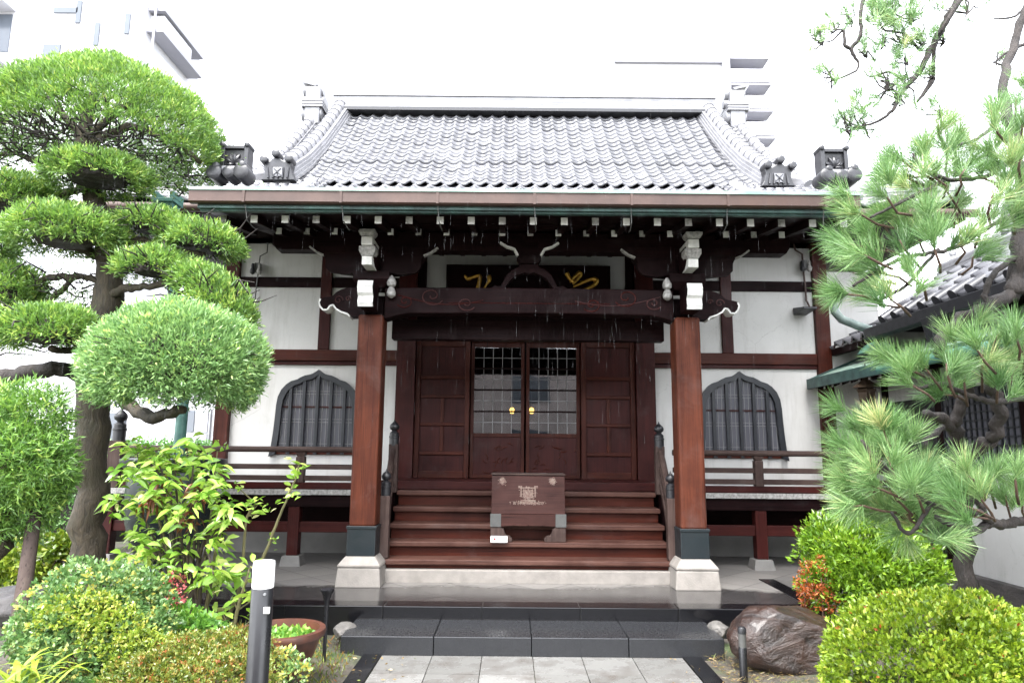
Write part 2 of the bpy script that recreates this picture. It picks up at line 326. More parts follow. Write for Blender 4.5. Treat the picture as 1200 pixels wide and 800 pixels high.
# ------------------------------------------------------------------ object helpers
def tag(o, label=None, cat=None, group=None, kind=None):
    if label: o['label'] = label
    if cat: o['category'] = cat
    if group: o['group'] = group
    if kind: o['kind'] = kind
    return o
def thing(name, label, cat, loc, group=None):
    o = bpy.data.objects.new(name, None); COL.objects.link(o); o.location = [float(v) for v in loc]
    o.empty_display_size = .2
    return tag(o, label, cat, group)
def root_of(o):
    while o.parent: o = o.parent
    return o
class MB:
    def __init__(s): s.v = []; s.f = []
    def add(s, vs, fs):
        n = len(s.v); s.v += [tuple(float(c) for c in v) for v in vs]; s.f += [tuple(i + n for i in f) for f in fs]; return s
    def box(s, x0, x1, y0, y1, z0, z1):
        return s.add([(x0, y0, z0), (x1, y0, z0), (x1, y1, z0), (x0, y1, z0), (x0, y0, z1), (x1, y0, z1), (x1, y1, z1), (x0, y1, z1)],
                     [(3, 2, 1, 0), (4, 5, 6, 7), (0, 1, 5, 4), (1, 2, 6, 5), (2, 3, 7, 6), (3, 0, 4, 7)])
    def frustum(s, cx, cy, z0, z1, a0, a1, b0=None, b1=None):
        """a: half sizes at the bottom, b: at the top"""
        b0 = b0 if b0 is not None else a0; b1 = b1 if b1 is not None else a1
        q = lambda ax, ay, z: [(cx - ax, cy - ay, z), (cx + ax, cy - ay, z), (cx + ax, cy + ay, z), (cx - ax, cy + ay, z)]
        return s.add(q(a0, a1, z0) + q(b0, b1, z1), [(3, 2, 1, 0), (4, 5, 6, 7), (0, 1, 5, 4), (1, 2, 6, 5), (2, 3, 7, 6), (3, 0, 4, 7)])
    def beam(s, p, q, w, h, up=(0, 0, 1)):
        """square-section bar between two points"""
        p = np.array(p, float); q = np.array(q, float); d = q - p; d /= np.linalg.norm(d)
        side = np.cross(d, up); side /= np.linalg.norm(side); u = np.cross(side, d)
        c = lambda o: [o - side * w / 2 - u * h / 2, o + side * w / 2 - u * h / 2, o + side * w / 2 + u * h / 2, o - side * w / 2 + u * h / 2]
        return s.add(c(p) + c(q), [(0, 1, 2, 3), (7, 6, 5, 4), (4, 5, 1, 0), (5, 6, 2, 1), (6, 7, 3, 2), (7, 4, 0, 3)])
    def prism(s, pts, y0, y1):
        """outline of (x, z) points given thickness along y"""
        n = len(pts); v = [(p[0], y0, p[1]) for p in pts] + [(p[0], y1, p[1]) for p in pts]
        return s.add(v, [tuple(range(n)), tuple(range(2 * n - 1, n - 1, -1))] + [((i + 1) % n, i, n + i, n + (i + 1) % n) for i in range(n)])
    def prism_x(s, pts, x0, x1):
        n = len(pts); v = [(x0, p[0], p[1]) for p in pts] + [(x1, p[0], p[1]) for p in pts]
        return s.add(v, [tuple(range(n)), tuple(range(2 * n - 1, n - 1, -1))] + [((i + 1) % n, i, n + i, n + (i + 1) % n) for i in range(n)])
    def tube(s, pts, rad, n=8, cap=True):
        pts = [np.array(p, float) for p in pts]; k = len(pts)
        if isinstance(rad, (int, float)): rad = [rad] * k
        base = len(s.v); prev = None; vs = []; fs = []
        for i, p in enumerate(pts):
            t = pts[min(i + 1, k - 1)] - pts[max(i - 1, 0)]; t /= (np.linalg.norm(t) + 1e-9)
            if prev is None:
                a = np.array([0, 0, 1.0]) if abs(t[2]) < .9 else np.array([1.0, 0, 0])
                nn = np.cross(t, a)
            else: nn = prev - t * np.dot(prev, t)
            nn /= (np.linalg.norm(nn) + 1e-9); prev = nn; bb = np.cross(t, nn)
            for j in range(n):
                a = 2 * math.pi * j / n; vs.append(p + (nn * math.cos(a) + bb * math.sin(a)) * rad[i])
        for i in range(k - 1):
            for j in range(n):
                fs.append((i * n + j, i * n + (j + 1) % n, (i + 1) * n + (j + 1) % n, (i + 1) * n + j))
        if cap: fs += [tuple(range(n - 1, -1, -1)), tuple((k - 1) * n + j for j in range(n))]
        return s.add(vs, fs)
    def lathe(s, prof, cx, cy, n=24):
        vs = []; fs = []; k = len(prof)
        for r_, z in prof:
            for j in range(n):
                a = 2 * math.pi * j / n; vs.append((cx + r_ * math.cos(a), cy + r_ * math.sin(a), z))
        for i in range(k - 1):
            for j in range(n):
                fs.append((i * n + j, i * n + (j + 1) % n, (i + 1) * n + (j + 1) % n, (i + 1) * n + j))
        fs += [tuple(range(n - 1, -1, -1)), tuple((k - 1) * n + j for j in range(n))]
        return s.add(vs, fs)
    def disc_y(s, cx, cz, y0, y1, r_, n=20, dome=0.0):
        """short cylinder facing the front (axis along y)"""
        vs = []; fs = []
        rings = [(r_, y1), (r_, y0)] + ([(r_ * .8, y0 - dome * .6), (r_ * .4, y0 - dome)] if dome else [])
        for q, y in rings:
            for j in range(n):
                a = 2 * math.pi * j / n; vs.append((cx + q * math.cos(a), y, cz + q * math.sin(a)))
        for i in range(len(rings) - 1):
            for j in range(n):
                fs.append((i * n + (j + 1) % n, i * n + j, (i + 1) * n + j, (i + 1) * n + (j + 1) % n))
        fs += [tuple(range(n)), tuple((len(rings) - 1) * n + j for j in range(n - 1, -1, -1))]
        return s.add(vs, fs)
    def build(s, name, mat, parent=None, smooth=False, bevel=0.0, loc=None, label=None, cat=None, group=None, kind=None, tint=None):
        me = bpy.data.meshes.new(name)
        v = np.array(s.v, float)
        if parent is not None: off = np.array(root_of(parent).location)
        elif loc is not None: off = np.array([float(c) for c in loc])
        else: off = np.zeros(3)
        v = v - off
        me.from_pydata([tuple(p) for p in v], [], s.f)
        bm = bmesh.new(); bm.from_mesh(me); bmesh.ops.recalc_face_normals(bm, faces=bm.faces); bm.to_mesh(me); bm.free()
        me.materials.append(MATS[mat])
        if smooth:
            me.polygons.foreach_set('use_smooth', [True] * len(me.polygons))
        if tint is not None:
            a = me.attributes.new('tint', 'FLOAT', 'POINT'); a.data.foreach_set('value', np.array(tint, np.float32))
        o = bpy.data.objects.new(name, me); COL.objects.link(o)
        if parent is not None: o.parent = parent
        else: o.location = off
        if smooth and smooth != 'full':
            m = me; 
            try: m.set_sharp_from_angle(angle=R(40))
            except Exception: pass
        if bevel:
            md = o.modifiers.new('bevel', 'BEVEL'); md.width = bevel; md.segments = 2; md.limit_method = 'ANGLE'; md.angle_limit = R(35)
        tag(o, label, cat, group, kind)
        return o
def children(o): return [c for c in bpy.data.objects if c.parent == o]
def copy_tree(o, parent=None):
    kids = children(o)
    c = o.copy(); COL.objects.link(c)
    if parent is not None: c.parent = parent
    for k in kids: copy_tree(k, c)
    return c

# ------------------------------------------------------------------ leaf helpers (numpy)
def unit(a): return a / (np.linalg.norm(a, axis=-1, keepdims=True) + 1e-9)
def rand_unit(n): return unit(rng.normal(size=(n, 3)))
def leaves(name, mat, P, D, L, W, parent=None, tint=None, fold=.18, droop=.0, loc=None, label=None, cat=None, kind=None, group=None, big=False):
    """one small pointed blade per row of P, growing along D"""
    n = len(P); D = unit(D)
    L = np.broadcast_to(np.asarray(L, float), (n,))[:, None]; W = np.broadcast_to(np.asarray(W, float), (n,))[:, None]
    S = unit(np.cross(D, rand_unit(n) * .9 + np.array([0, 0, .6]))); NN = unit(np.cross(S, D))
    NN = np.where(NN[:, 2:3] < 0, -NN, NN)
    dn = np.array([0, 0, -1.0])
    if big:
        V = np.stack([P, P + D * L * .3 + S * W * .42 + NN * W * fold, P + D * L * .3, P + D * L * .3 - S * W * .42 + NN * W * fold,
                      P + D * L * .62 + S * W * .5 + NN * W * fold + dn * droop * L * .25, P + D * L * .65 + dn * droop * L * .25, P + D * L * .62 - S * W * .5 + NN * W * fold + dn * droop * L * .25,
                      P + D * L + dn * droop * L * .8], axis=1)
        k = 8; F = np.array([[0, 2, 1], [0, 3, 2], [1, 2, 5], [1, 5, 4], [2, 3, 6], [2, 6, 5], [4, 5, 7], [5, 6, 7]])
    else:
        V = np.stack([P, P + D * L * .45 + S * W * .5 + NN * W * fold, P + D * L + dn * droop * L, P + D * L * .45 - S * W * .5 + NN * W * fold], axis=1)
        k = 4; F = np.array([[0, 2, 1], [0, 3, 2]])
    return raw_mesh(name, mat, V.reshape(-1, 3), (np.arange(n)[:, None, None] * k + F[None]).reshape(-1, 3),
                    np.repeat(tint if tint is not None else rng.random(n), k), parent, loc, label, cat, kind, group)
def needles(name, mat, P, D, L, W, parent, tint):
    n = len(P); D = unit(D); S = unit(np.cross(D, rand_unit(n)))
    L = np.broadcast_to(np.asarray(L, float), (n,))[:, None]
    V = np.stack([P + S * W * .5, P - S * W * .5, P + D * L * .75 - S * W * .4 , P + D * L, P + D * L * .75 + S * W * .4], axis=1)
    F = np.array([[0, 1, 2], [0, 2, 4], [4, 2, 3]])
    return raw_mesh(name, mat, V.reshape(-1, 3), (np.arange(n)[:, None, None] * 5 + F[None]).reshape(-1, 3), np.repeat(tint, 5), parent)
def raw_mesh(name, mat, V, F, tint, parent=None, loc=None, label=None, cat=None, kind=None, group=None):
    off = np.array(root_of(parent).location) if parent is not None else (np.array(loc, float) if loc is not None else np.zeros(3))
    V = (V - off).astype(np.float32)
    me = bpy.data.meshes.new(name); me.vertices.add(len(V)); me.vertices.foreach_set('co', V.ravel())
    me.loops.add(F.size); me.loops.foreach_set('vertex_index', F.ravel().astype(np.int32))
    me.polygons.add(len(F)); me.polygons.foreach_set('loop_start', np.arange(0, F.size, 3, dtype=np.int32)); me.polygons.foreach_set('loop_total', np.full(len(F), 3, np.int32))
    a = me.attributes.new('tint', 'FLOAT', 'POINT'); a.data.foreach_set('value', np.asarray(tint, np.float32))
    me.materials.append(MATS[mat]); me.update(); me.validate()
    o = bpy.data.objects.new(name, me); COL.objects.link(o)
    if parent is not None: o.parent = parent
    else: o.location = off
    return tag(o, label, cat, group, kind)
def wob(d, f, s=0):
    return (np.sin(d[:, 0] * f + 1.3 + s) * np.sin(d[:, 1] * f * 1.1 + 2.1 * s + .4) + np.sin(d[:, 2] * f * .9 + s * 1.7) * np.sin(d[:, 0] * f * .7 - d[:, 1] * f * .8 + s)) * .5
def shell(c, rad, per_m2, lower=-.25, thick=.22, lumps=.08, k=9, L=.05, seed=0, spread=.62, upb=.3, freq=5., tilt=None, jit=.02):
    """positions and directions of leaf tufts over a clipped pad: returns P, D, tint"""
    c = np.array(c, float); rad = np.array(rad, float)
    a, b, e = rad; p = 1.6
    area = 4 * math.pi * (((a * b) ** p + (a * e) ** p + (b * e) ** p) / 3) ** (1 / p) * (1 - lower) / 2
    n = int(area * per_m2)
    d = rand_unit(int(n * 2.6)); d = d[d[:, 2] > lower + .12 * wob(d, 6, seed)][:n]; n = len(d)
    depth = thick * rng.random(n) ** 2.2
    r_ = (1 - depth) * (1 + lumps * wob(d, freq, seed) + lumps * .5 * wob(d, freq * 2.7, seed + 3))
    pos = d * rad * r_[:, None]
    if tilt is not None:
        ca, sa = math.cos(tilt), math.sin(tilt); x, z = pos[:, 0].copy(), pos[:, 2].copy()
        pos[:, 0] = x * ca + z * sa; pos[:, 2] = -x * sa + z * ca
    nrm = unit(d / rad)
    base_t = np.clip(.44 + .22 * rng.normal(size=n) + .13 * wob(d, freq * 1.5, seed + 1), 0, 1)
    P = np.repeat(c + pos, k, axis=0) + rng.normal(size=(n * k, 3)) * jit
    D = unit(np.repeat(nrm, k, axis=0) * .7 + rand_unit(n * k) * spread + np.array([0, 0, upb]))
    T = np.clip(np.repeat(base_t, k) + rng.normal(size=n * k) * .17, 0, 1)
    return P, D, T
def cat3(lst): return [np.concatenate(q) for q in zip(*lst)]

# ------------------------------------------------------------------ ground, path, terrace
CX = 0.185                                   # the hall's centre line
YC, YW, YV = 7.1, 9.1, 8.1                   # porch columns, front wall, veranda edge
PT = 0.24                                    # terrace level
def ss(a, b, x): t = np.clip((x - a) / (b - a), 0, 1); return t * t * (3 - 2 * t)
def gh(x, y):
    h = .26 * ss(-1.35, -2.3, x) * ss(6.05, 5.4, y) * ss(1.5, 3, y)
    h += .30 * ss(-4.0, -4.6, x) * ss(4.5, 5.5, y) * ss(10.5, 9.5, y)
    h += .10 * ss(1.9, 2.8, x) * ss(6.05, 5.5, y) * ss(1.5, 3, y)
    return h
xs = np.concatenate([[-400, -120, -40, -18, -11], np.arange(-8, 8.01, .1), [11, 18, 40, 120, 400]])
ys = np.concatenate([[-400, -120, -40, -18, -8, -4], np.arange(-1, 12.01, .1), [14, 18, 40, 120, 400]])
GX, GY = np.meshgrid(xs, ys)
GZ = gh(GX, GY) + .012 * (np.sin(GX * 9.1 + GY * 3) * np.sin(GY * 8.3 - GX * 2)) * (np.abs(GX) < 8)
GZ = np.where((GX > -1.2) & (GX < 1.7) & (GY < 5.7), -.02, GZ)
GZ = np.where((GX > -4.9) & (GY > 6.1) & (GX < 5.5) & (GY < 16), -.03, GZ)
nx, ny = len(xs), len(ys)
idx = np.arange(nx * ny).reshape(ny, nx)
F = np.stack([idx[:-1, :-1], idx[:-1, 1:], idx[1:, 1:], idx[1:, :-1]], -1).reshape(-1, 4)
g = MB(); g.add(np.stack([GX, GY, GZ], -1).reshape(-1, 3).tolist(), F.tolist())
g.build('ground', 'soil', smooth='full', kind='structure')

p = MB(); tints = []
px_j = [X(q, 767, 5.56) for q in (448, 507, 565, 624, 681, 740, 799)]
yy = 5.535
row = 0
while yy > -3:
    y0 = yy - (.43 if row % 1 == 0 else .43)
    for i in range(6):
        a, b = px_j[i] + .003, px_j[i + 1] - .003
        p.box(a, b, y0 + .003, yy - .003, -.05, .0 + random.uniform(-.0012, .0012)); tints += [random.random()] * 8
    yy = y0; row += 1
p.build('path', 'path_granite', kind='structure', tint=tints)
k = MB()
for a, b in ((px_j[0] - .14, px_j[0] - .004), (px_j[6] + .004, px_j[6] + .14)):
    for j in range(9): k.box(a, b, 5.535 - (j + 1) * .95 + .003, 5.535 - j * .95 - .003, -.06, .008)
k.build('kerb', 'granite_black', kind='structure')

t = MB(); t.box(-3.05, 2.75, 6.1, 7.5, -.02, PT - .006); t.box(-5.0, 4.9, 7.5, 16, -.03, PT - .006)
t.build('terrace', 'terrace_tile', kind='structure')
# black granite edging of the terrace
e = MB(); ej = [-3.07] + [X(q, 712, 6.1) for q in (335, 449, 565, 680, 795, 910)] + [2.77]
for a, b in zip(ej[:-1], ej[1:]): e.box(a + .002, b - .002, 6.085, 6.30, -.02, PT)
e.box(2.62, 2.78, 6.302, 7.50, -.02, PT + .002); e.box(-3.08, -2.93, 6.302, 7.50, -.02, PT + .002)
e.build('terrace_kerb', 'granite_black', bevel=.006, kind='structure')
st = thing('stone_step', 'long low grey granite step between the path and the black-edged terrace', 'step', (CX, 5.8, 0))
sj = [-1.30, X(508, 748, 5.54), X(623, 748, 5.54), X(737, 748, 5.54), 1.655]
for a, b in zip(sj[:-1], sj[1:]):
    m = MB(); m.box(a + .0025, b - .0025, 5.54, 6.08, -.03, .137); m.build('slab', 'granite_grey', st, bevel=.007)

# ------------------------------------------------------------------ TEMPLE HALL
H = thing('temple_hall', 'wooden temple hall with grey tiled roof, white plaster walls and red-brown columns', 'temple', (CX, 11.6, PT))
def bx(name, mat, x0, x1, y0, y1, z0, z1, parent=H, bevel=.006, **kw):
    m = MB(); m.box(min(x0, x1), max(x0, x1), min(y0, y1), max(y0, y1), min(z0, z1), max(z0, z1)); return m.build(name, mat, parent, bevel=bevel, **kw)
FLOOR = 1.09
ZN0, ZN1 = 2.715, 2.865                      # long red rail over the windows
ZB0, ZB1 = 3.725, 3.865                      # dark rail
ZTOP = 4.34
XC = 4.0
# plaster
for s in (-1, 1):
    a, b = CX + s * 1.70, CX + s * (XC - .09)
    bx('plaster_panel', 'plaster', a, b, YW, YW + .14, FLOOR - .02, ZN0 + .02, bevel=0)
    bx('plaster_panel', 'plaster', a, b, YW, YW + .14, ZN1 - .02, ZB0 + .02, bevel=0)
    bx('plaster_panel', 'plaster', a, b, YW, YW + .14, ZB1 - .02, ZTOP, bevel=0)
    bx('side_wall', 'plaster', CX + s * (XC - .05), CX + s * (XC + .03), YW + .1, 14.0, FLOOR - .3, 4.45, bevel=0)
bx('plaster_panel', 'plaster', CX - 1.5, CX + 1.5, YW + .02, YW + .14, 3.60, ZTOP, bevel=0)
bx('back_wall', 'plaster', CX - XC, CX + XC, 14.0, 14.12, .3, 4.45, bevel=0)
# posts
for s in (-1, 1):
    bx('post', 'wood_red_z', CX + s * (XC - .095), CX + s * (XC + .095), YW - .07, YW + .12, .30, 4.42)
    bx('door_post', 'wood_mid_z', CX + s * 1.47, CX + s * 1.72, YW - .09, YW + .15, FLOOR, 4.30)
    xm = CX + s * 2.72
    bx('post', 'wood_mid_z', xm - .075, xm + .075, YW - .045, YW + .13, ZN1 + .003, ZTOP)
    # rails
    a, b = CX + s * 1.722, CX + s * (XC - .097)
    bx('rail_beam', 'wood_red_x', a, b, YW - .06, YW + .13, ZN0, ZN1)
    bx('rail_beam', 'wood_mid_x', a, b, YW - .035, YW + .10, ZN0 - .055, ZN0 - .003)
    bx('rail_beam', 'wood_dark_x', a, xm - .077 if s > 0 else xm + .077, YW - .03, YW + .13, ZB0, ZB1)
    bx('rail_beam', 'wood_dark_x', xm + s * .077, b, YW - .03, YW + .13, ZB0, ZB1)
    bx('top_beam', 'wood_dark_x', CX + s * 2.0, CX + s * 3.40, YW - .30, YW - .04, 4.235, 4.46)
bx('top_beam', 'wood_dark_x', CX - XC - .9, CX + XC + .9, YW - .06, YW + .16, 4.40, 4.56)
# under-floor
bx('foundation', 'concrete', CX - XC + .1, CX + XC - .1, YW + .02, YW + .2, .20, .50, bevel=0)
bx('underfloor_back', 'wood_dark_x', CX - XC + .1, CX + XC - .1, YW + .25, YW + .30, .2, 1.05, bevel=0)
bx('door_sill', 'wood_mid_x', CX - 1.75, CX + 1.75, YV + .12, YW - .02, FLOOR + .003, FLOOR + .10)
bx('lintel', 'wood_dark_x', CX - 1.468, CX + 1.468, YW - .05, YW + .12, 3.02, 3.42)
bx('frieze_beam', 'wood_dark_x', CX - 1.468, CX + 1.468, YW - .03, YW + .10, 3.423, 3.72)
for s in (-1, 1): bx('frieze_post', 'wood_dark_z', CX + s * 1.36, CX + s * 1.466, YW - .02, YW + .1, 3.722, ZTOP)

# ---- fixed side leaves with panels, and the glazed pair
def panel_door(s):
    x0, x1 = sorted((CX + s * .74, CX + s * 1.47))
    z0, z1 = FLOOR + .10, 3.02
    d = bx('wooden_door', 'wood_mid_z', x0 + .004, x1 - .004, YW + .03, YW + .07, z0, z1, bevel=0)  # darker panels under lighter rails paint extra depth into the relief
    xm = (x0 + x1) / 2
    zs = [z0, z0 + .10, z0 + .30, z0 + .36, z0 + .66, z0 + .72, z0 + 1.02, z0 + 1.08, z0 + 1.25, z0 + 1.31, z1]
    for za, zb in ((0, .09), (.30, .345), (.68, .72), (1.05, 1.09), (1.30, 1.345), (1.74, 1.83)):
        bx('cross_rail', 'wood_red_x', x0 + .07, x1 - .07, YW - .005, YW + .03, z0 + za, z0 + zb, d)
    for a, b in ((x0 + .004, x0 + .068), (x1 - .068, x1 - .004)): bx('stile', 'wood_red_z', a, b, YW - .012, YW + .03, z0, z1, d)
    bx('stile', 'wood_red_z', xm - .024, xm + .024, YW - .002, YW + .03, z0 + .347, z0 + .678, d)
    bx('stile', 'wood_red_z', xm - .024, xm + .024, YW - .002, YW + .03, z0 + .722, z0 + 1.048, d)
    bx('jamb', 'wood_mid_z', x1 - .0 if s > 0 else x0 - .09, x1 + .09 if s > 0 else x0, YW - .03, YW + .1, z0, z1, d)
panel_door(-1); panel_door(1)
def glass_door(s):
    x0, x1 = sorted((CX + s * .012, CX + s * .735))
    z0, z1 = FLOOR + .10, 3.02; zg = 1.78
    yd = YW + .10
    m = MB()
    m.box(x0, x0 + .045, yd, yd + .05, z0, z1); m.box(x1 - .045, x1, yd, yd + .05, z0, z1)
    m.box(x0 + .046, x1 - .046, yd, yd + .05, z0, z0 + .05); m.box(x0 + .046, x1 - .046, yd, yd + .05, zg - .05, zg); m.box(x0 + .046, x1 - .046, yd, yd + .05, z1 - .08, z1)
    d = m.build('glazed_door', 'wood_red_z', H, bevel=.004)
    bx('lower_panel', 'wood_mid_z', x0 + .046, x1 - .046, yd + .015, yd + .03, z0 + .05, zg - .05, d, bevel=0)
    # carved relief on the lower panel
    cx0, cz0 = (x0 + x1) / 2, (z0 + zg) / 2
    for i in range(16):
        a = random.uniform(-.28, .28); z_ = random.uniform(-.20, .14); ph = random.uniform(0, 6)
        pts = [(cx0 + a + .05 * q * math.cos(ph + q * .55), yd + .012, cz0 + z_ + .05 * q * math.sin(ph + q * .55) * .8) for q in np.linspace(.1, 2.0, 9)]
        pts = [(min(max(p_[0], x0 + .06), x1 - .06), p_[1], min(max(p_[2], z0 + .07), zg - .07)) for p_ in pts]
        c = MB(); c.tube(pts, [.004, .006, .008, .009, .009, .008, .007, .005, .003], 6); c.build('carving', 'wood_red_x', d, smooth=True)
    bx('glass_pane', 'door_glass', x0 + .046, x1 - .046, yd + .022, yd + .026, zg, z1 - .08, d, bevel=0)
    g = MB()
    for i in range(1, 5): xx = x0 + .045 + (x1 - x0 - .09) * i / 5; g.box(xx - .004, xx + .004, yd + .010, yd + .020, zg, z1 - .08)
    g.build('muntin', 'muntin', d)
    g = MB()
    for i in range(1, 8): zz = zg + (z1 - .08 - zg) * i / 8; g.box(x0 + .046, x1 - .046, yd + .008, yd + .022, zz - .011, zz + .011) if i % 2 == 0 else None
    g.build('cross_bar', 'wood_dark_x', d)
    g = MB()
    for i in range(1, 8, 2): zz = zg + (z1 - .08 - zg) * i / 8; g.box(x0 + .046, x1 - .046, yd + .0205, yd + .0215, zz - .004, zz + .004)
    g.build('muntin', 'muntin', d)
glass_door(-1); glass_door(1)
bx('lintel_grille', 'wood_dark_x', CX - .73, CX + .73, YW + .155, YW + .17, 2.42, 3.0, bevel=0)
bx('interior_wall', 'wood_dark_x', CX - 2.6, CX + 2.6, 11.9, 12.0, FLOOR, 4.0, bevel=0)
bx('interior_floor', 'wood_mid_x', CX - 2.6, CX + 2.6, YW + .2, 11.9, FLOOR - .05, FLOOR + .05, bevel=0)
for s in (-1, 1): bx('interior_wall', 'wood_dark_z', CX + s * 2.55, CX + s * 2.62, YW + .2, 11.9, FLOOR, 4.0, bevel=0)
bx('interior_ceiling', 'wood_dark_x', CX - 2.6, CX + 2.6, YW + .2, 11.95, 3.45, 3.5, bevel=0)
for s in (-1, 1):
    c = at(611.5 + s * 11.5, 480.5, 10.4)
    q = thing('hanging_lamp', ('left' if s < 0 else 'right') + ' one of two small glowing lamps behind the glazed doors', 'lamp', (c[0], c[1], c[2] - .05), 'lamps inside the hall')
    m = MB(); m.lathe([(.02, c[2] - .05), (.032, c[2] - .035), (.036, c[2] + .01), (.02, c[2] + .04)], c[0], c[1], 14); m.build('lamp_shade', 'lamp_glow', q, smooth=True)
    m = MB(); m.tube([(c[0], c[1], c[2] + .035), (c[0], c[1], 3.449)], .006, 6); m.build('cord', 'iron_black', q)

# ---- bell-shaped windows
def bell(cx, zb, zt, hw):
    """half outline from the foot to the peak: flared foot, round shoulder, cusped top"""
    pr = [(1.00, 0), (.955, .12), (.925, .28), (.905, .45), (.895, .58), (.87, .68), (.80, .765), (.70, .825), (.60, .862), (.50, .878), (.46, .885), (.40, .905), (.30, .93), (.20, .94), (.13, .952), (.06, .975), (0, 1.0)]
    rt = [(cx + hw * a, zb + (zt - zb) * b) for a, b in pr]
    return rt + [(2 * cx - x, z) for x, z in rt[-2::-1]]
for s, (pc, pt) in zip((-1, 1), ((371.5, 433), (868, 435))):
    wx = X(pc, 480, YW - .05); zt = Z(pc, pt, YW - .05); zb = FLOOR + .36; hw = .60
    o_ = bell(wx, zb, zt, hw)
    i_ = [(wx + (x - wx) * .865, zb + .03 + (z - zb) * .912) for x, z in o_]
    w = MB(); n = len(o_)
    y0, y1 = YW - .075, YW + .01
    vs = [(x, y0, z) for x, z in o_] + [(x, y0, z) for x, z in i_] + [(x, y1, z) for x, z in o_] + [(x, y1, z) for x, z in i_]
    fs = []
    for j in range(n - 1):
        fs += [(j, j + 1, n + j + 1, n + j), (2 * n + j, 3 * n + j, 3 * n + j + 1, 2 * n + j + 1), (j, 2 * n + j, 2 * n + j + 1, j + 1), (n + j, n + j + 1, 3 * n + j + 1, 3 * n + j)]
    fs += [(0, n, 3 * n, 2 * n), (n - 1, 3 * n - 1, 4 * n - 1, 2 * n - 1)]
    w.add(vs, fs)
    W = w.build('bell_window', 'window_frame_black', H)
    gl = MB(); gl.prism(i_, YW - .014, YW - .010); gl.build('glass_pane', 'frosted_glass', W)
    def top_at(x):
        best = zb
        for (xa, za), (xb, zb_) in zip(i_[:-1], i_[1:]):
            lo, hi = min(xa, xb), max(xa, xb)
            if lo <= x <= hi and hi > lo: best = max(best, za + (zb_ - za) * (x - xa) / (xb - xa))
        return best
    for j in range(5):
        xx = wx + (j - 2) * .178
        bar = MB(); bar.box(xx - .021, xx + .021, YW - .07, YW - .03, zb + .03, top_at(xx)); bar.build('window_bar', 'window_frame_black', W, bevel=.004)
    mt = MB()
    for j in range(6):
        xc = wx + (j - 2.5) * .178
        for q in (-.028, .028):
            tz = top_at(xc + q)
            if tz > zb + .2: mt.box(xc + q - .0028, xc + q + .0028, YW - .022, YW - .015, zb + .08, tz - .01)
    for zz in (zb + .17, zb + .45, zb + .49, zb + .82, zb + .86):
        xr = .50 if zz < zb + .75 else .44
        mt.box(wx - xr, wx + xr, YW - .026, YW - .0225, zz - .0028, zz + .0028)
    mt.build('muntin', 'muntin', W)
    bx('window_sash', 'wood_red_x', wx - .51, wx + .51, YW - .029, YW - .0265, zb + .03, zb + .10, W, bevel=0)
    bx('window_sash', 'wood_mid_x', wx - .50, wx + .50, YW - .029, YW - .0265, zb + .640, zb + .662, W, bevel=0)

# ---- stair
LX, RX = X(449, 640, 7.2), X(788, 640, 7.2)
bx('stair_plinth', 'stone_pale', LX - .01, RX + .01, 7.15, 8.0, PT - .01, .36, bevel=.008)
S = None
zt_ = [.455, .605, .765, .925, FLOOR]
yt_ = [7.19, 7.40, 7.61, 7.82, 8.03]
for i, (z, y) in enumerate(zip(zt_, yt_)):
    last = i == 4
    m = MB(); m.box(LX - .02, RX + .02, y, y + (.30 if not last else 1.05), z - .055, z)
    tr = m.build('tread', 'tread_wood', H, bevel=.012)
    zl = .36 if i == 0 else zt_[i - 1]
    m = MB(); m.box(LX, RX, y + .05, y + .075, zl + .002, z - .056); m.build('riser', 'wood_red_x', tr)
# stair handrails with knobbed newels
def giboshi(m, x, y, z, s=1.0):
    pr = [(.062, 0), (.062, .10), (.068, .105), (.068, .125), (.060, .13), (.060, .165), (.048, .175), (.030, .19), (.034, .20), (.056, .215), (.066, .24), (.060, .27), (.036, .295), (.014, .315), (.004, .345)]
    m.lathe([(a * s, z + b * s) for a, b in pr], x, y, 18)
for s in (-1, 1):
    nxp = X(461 if s < 0 else 773, 540, 8.0)
    xb = X(452, 600, 7.28) if s < 0 else X(786, 600, 7.28)
    newel = MB(); newel.box(nxp - .052, nxp + .052, 7.95, 8.055, FLOOR - .02, Z(461, 520, 8.0)); 
    R_ = newel.build('stair_railing', 'wood_worn_z', H, bevel=.008)
    m = MB(); giboshi(m, nxp, 8.0, Z(461, 522, 8.0), .88); m.build('finial', 'iron_black', R_, smooth=True)
    def crv(z0, z1, sag=.05):
        return [(nxp + (xb - nxp) * q, 7.945 + (7.25 - 7.945) * q, z0 + (z1 - z0) * (q ** 1.15) + sag * math.sin(math.pi * q) * .5) for q in np.linspace(0, 1, 10)]
    for (z0, z1, r_) in ((1.545, .98, .034), (1.36, .74, .026), (1.17, .55, .03)):
        pts = crv(z0, z1); m = MB()
        if r_ == .034: m.tube(pts, r_, 10)
        else:
            for a, b in zip(pts[:-1], pts[1:]): m.beam(a, b, .045, r_ * 2.2)
        m.build('handrail', 'wood_worn_y', R_, smooth=r_ == .034)
    m = MB(); m.box(xb - .05, xb + .05, 7.20, 7.30, .46, 1.08); m.build('newel', 'wood_worn_z', R_, bevel=.008)
    m = MB(); giboshi(m, xb, 7.25, 1.08, .8); m.build('finial', 'iron_black', R_, smooth=True)
    m = MB(); q = [(7.22, .36), (7.22, .52), (7.98, 1.10), (8.1, 1.10), (8.1, .36)]
    m.prism_x([(a, b) for a, b in q], xb - s * .0 - .02 + s * .07, xb + .02 + s * .07); m.build('stringer', 'wood_dark_y', H)

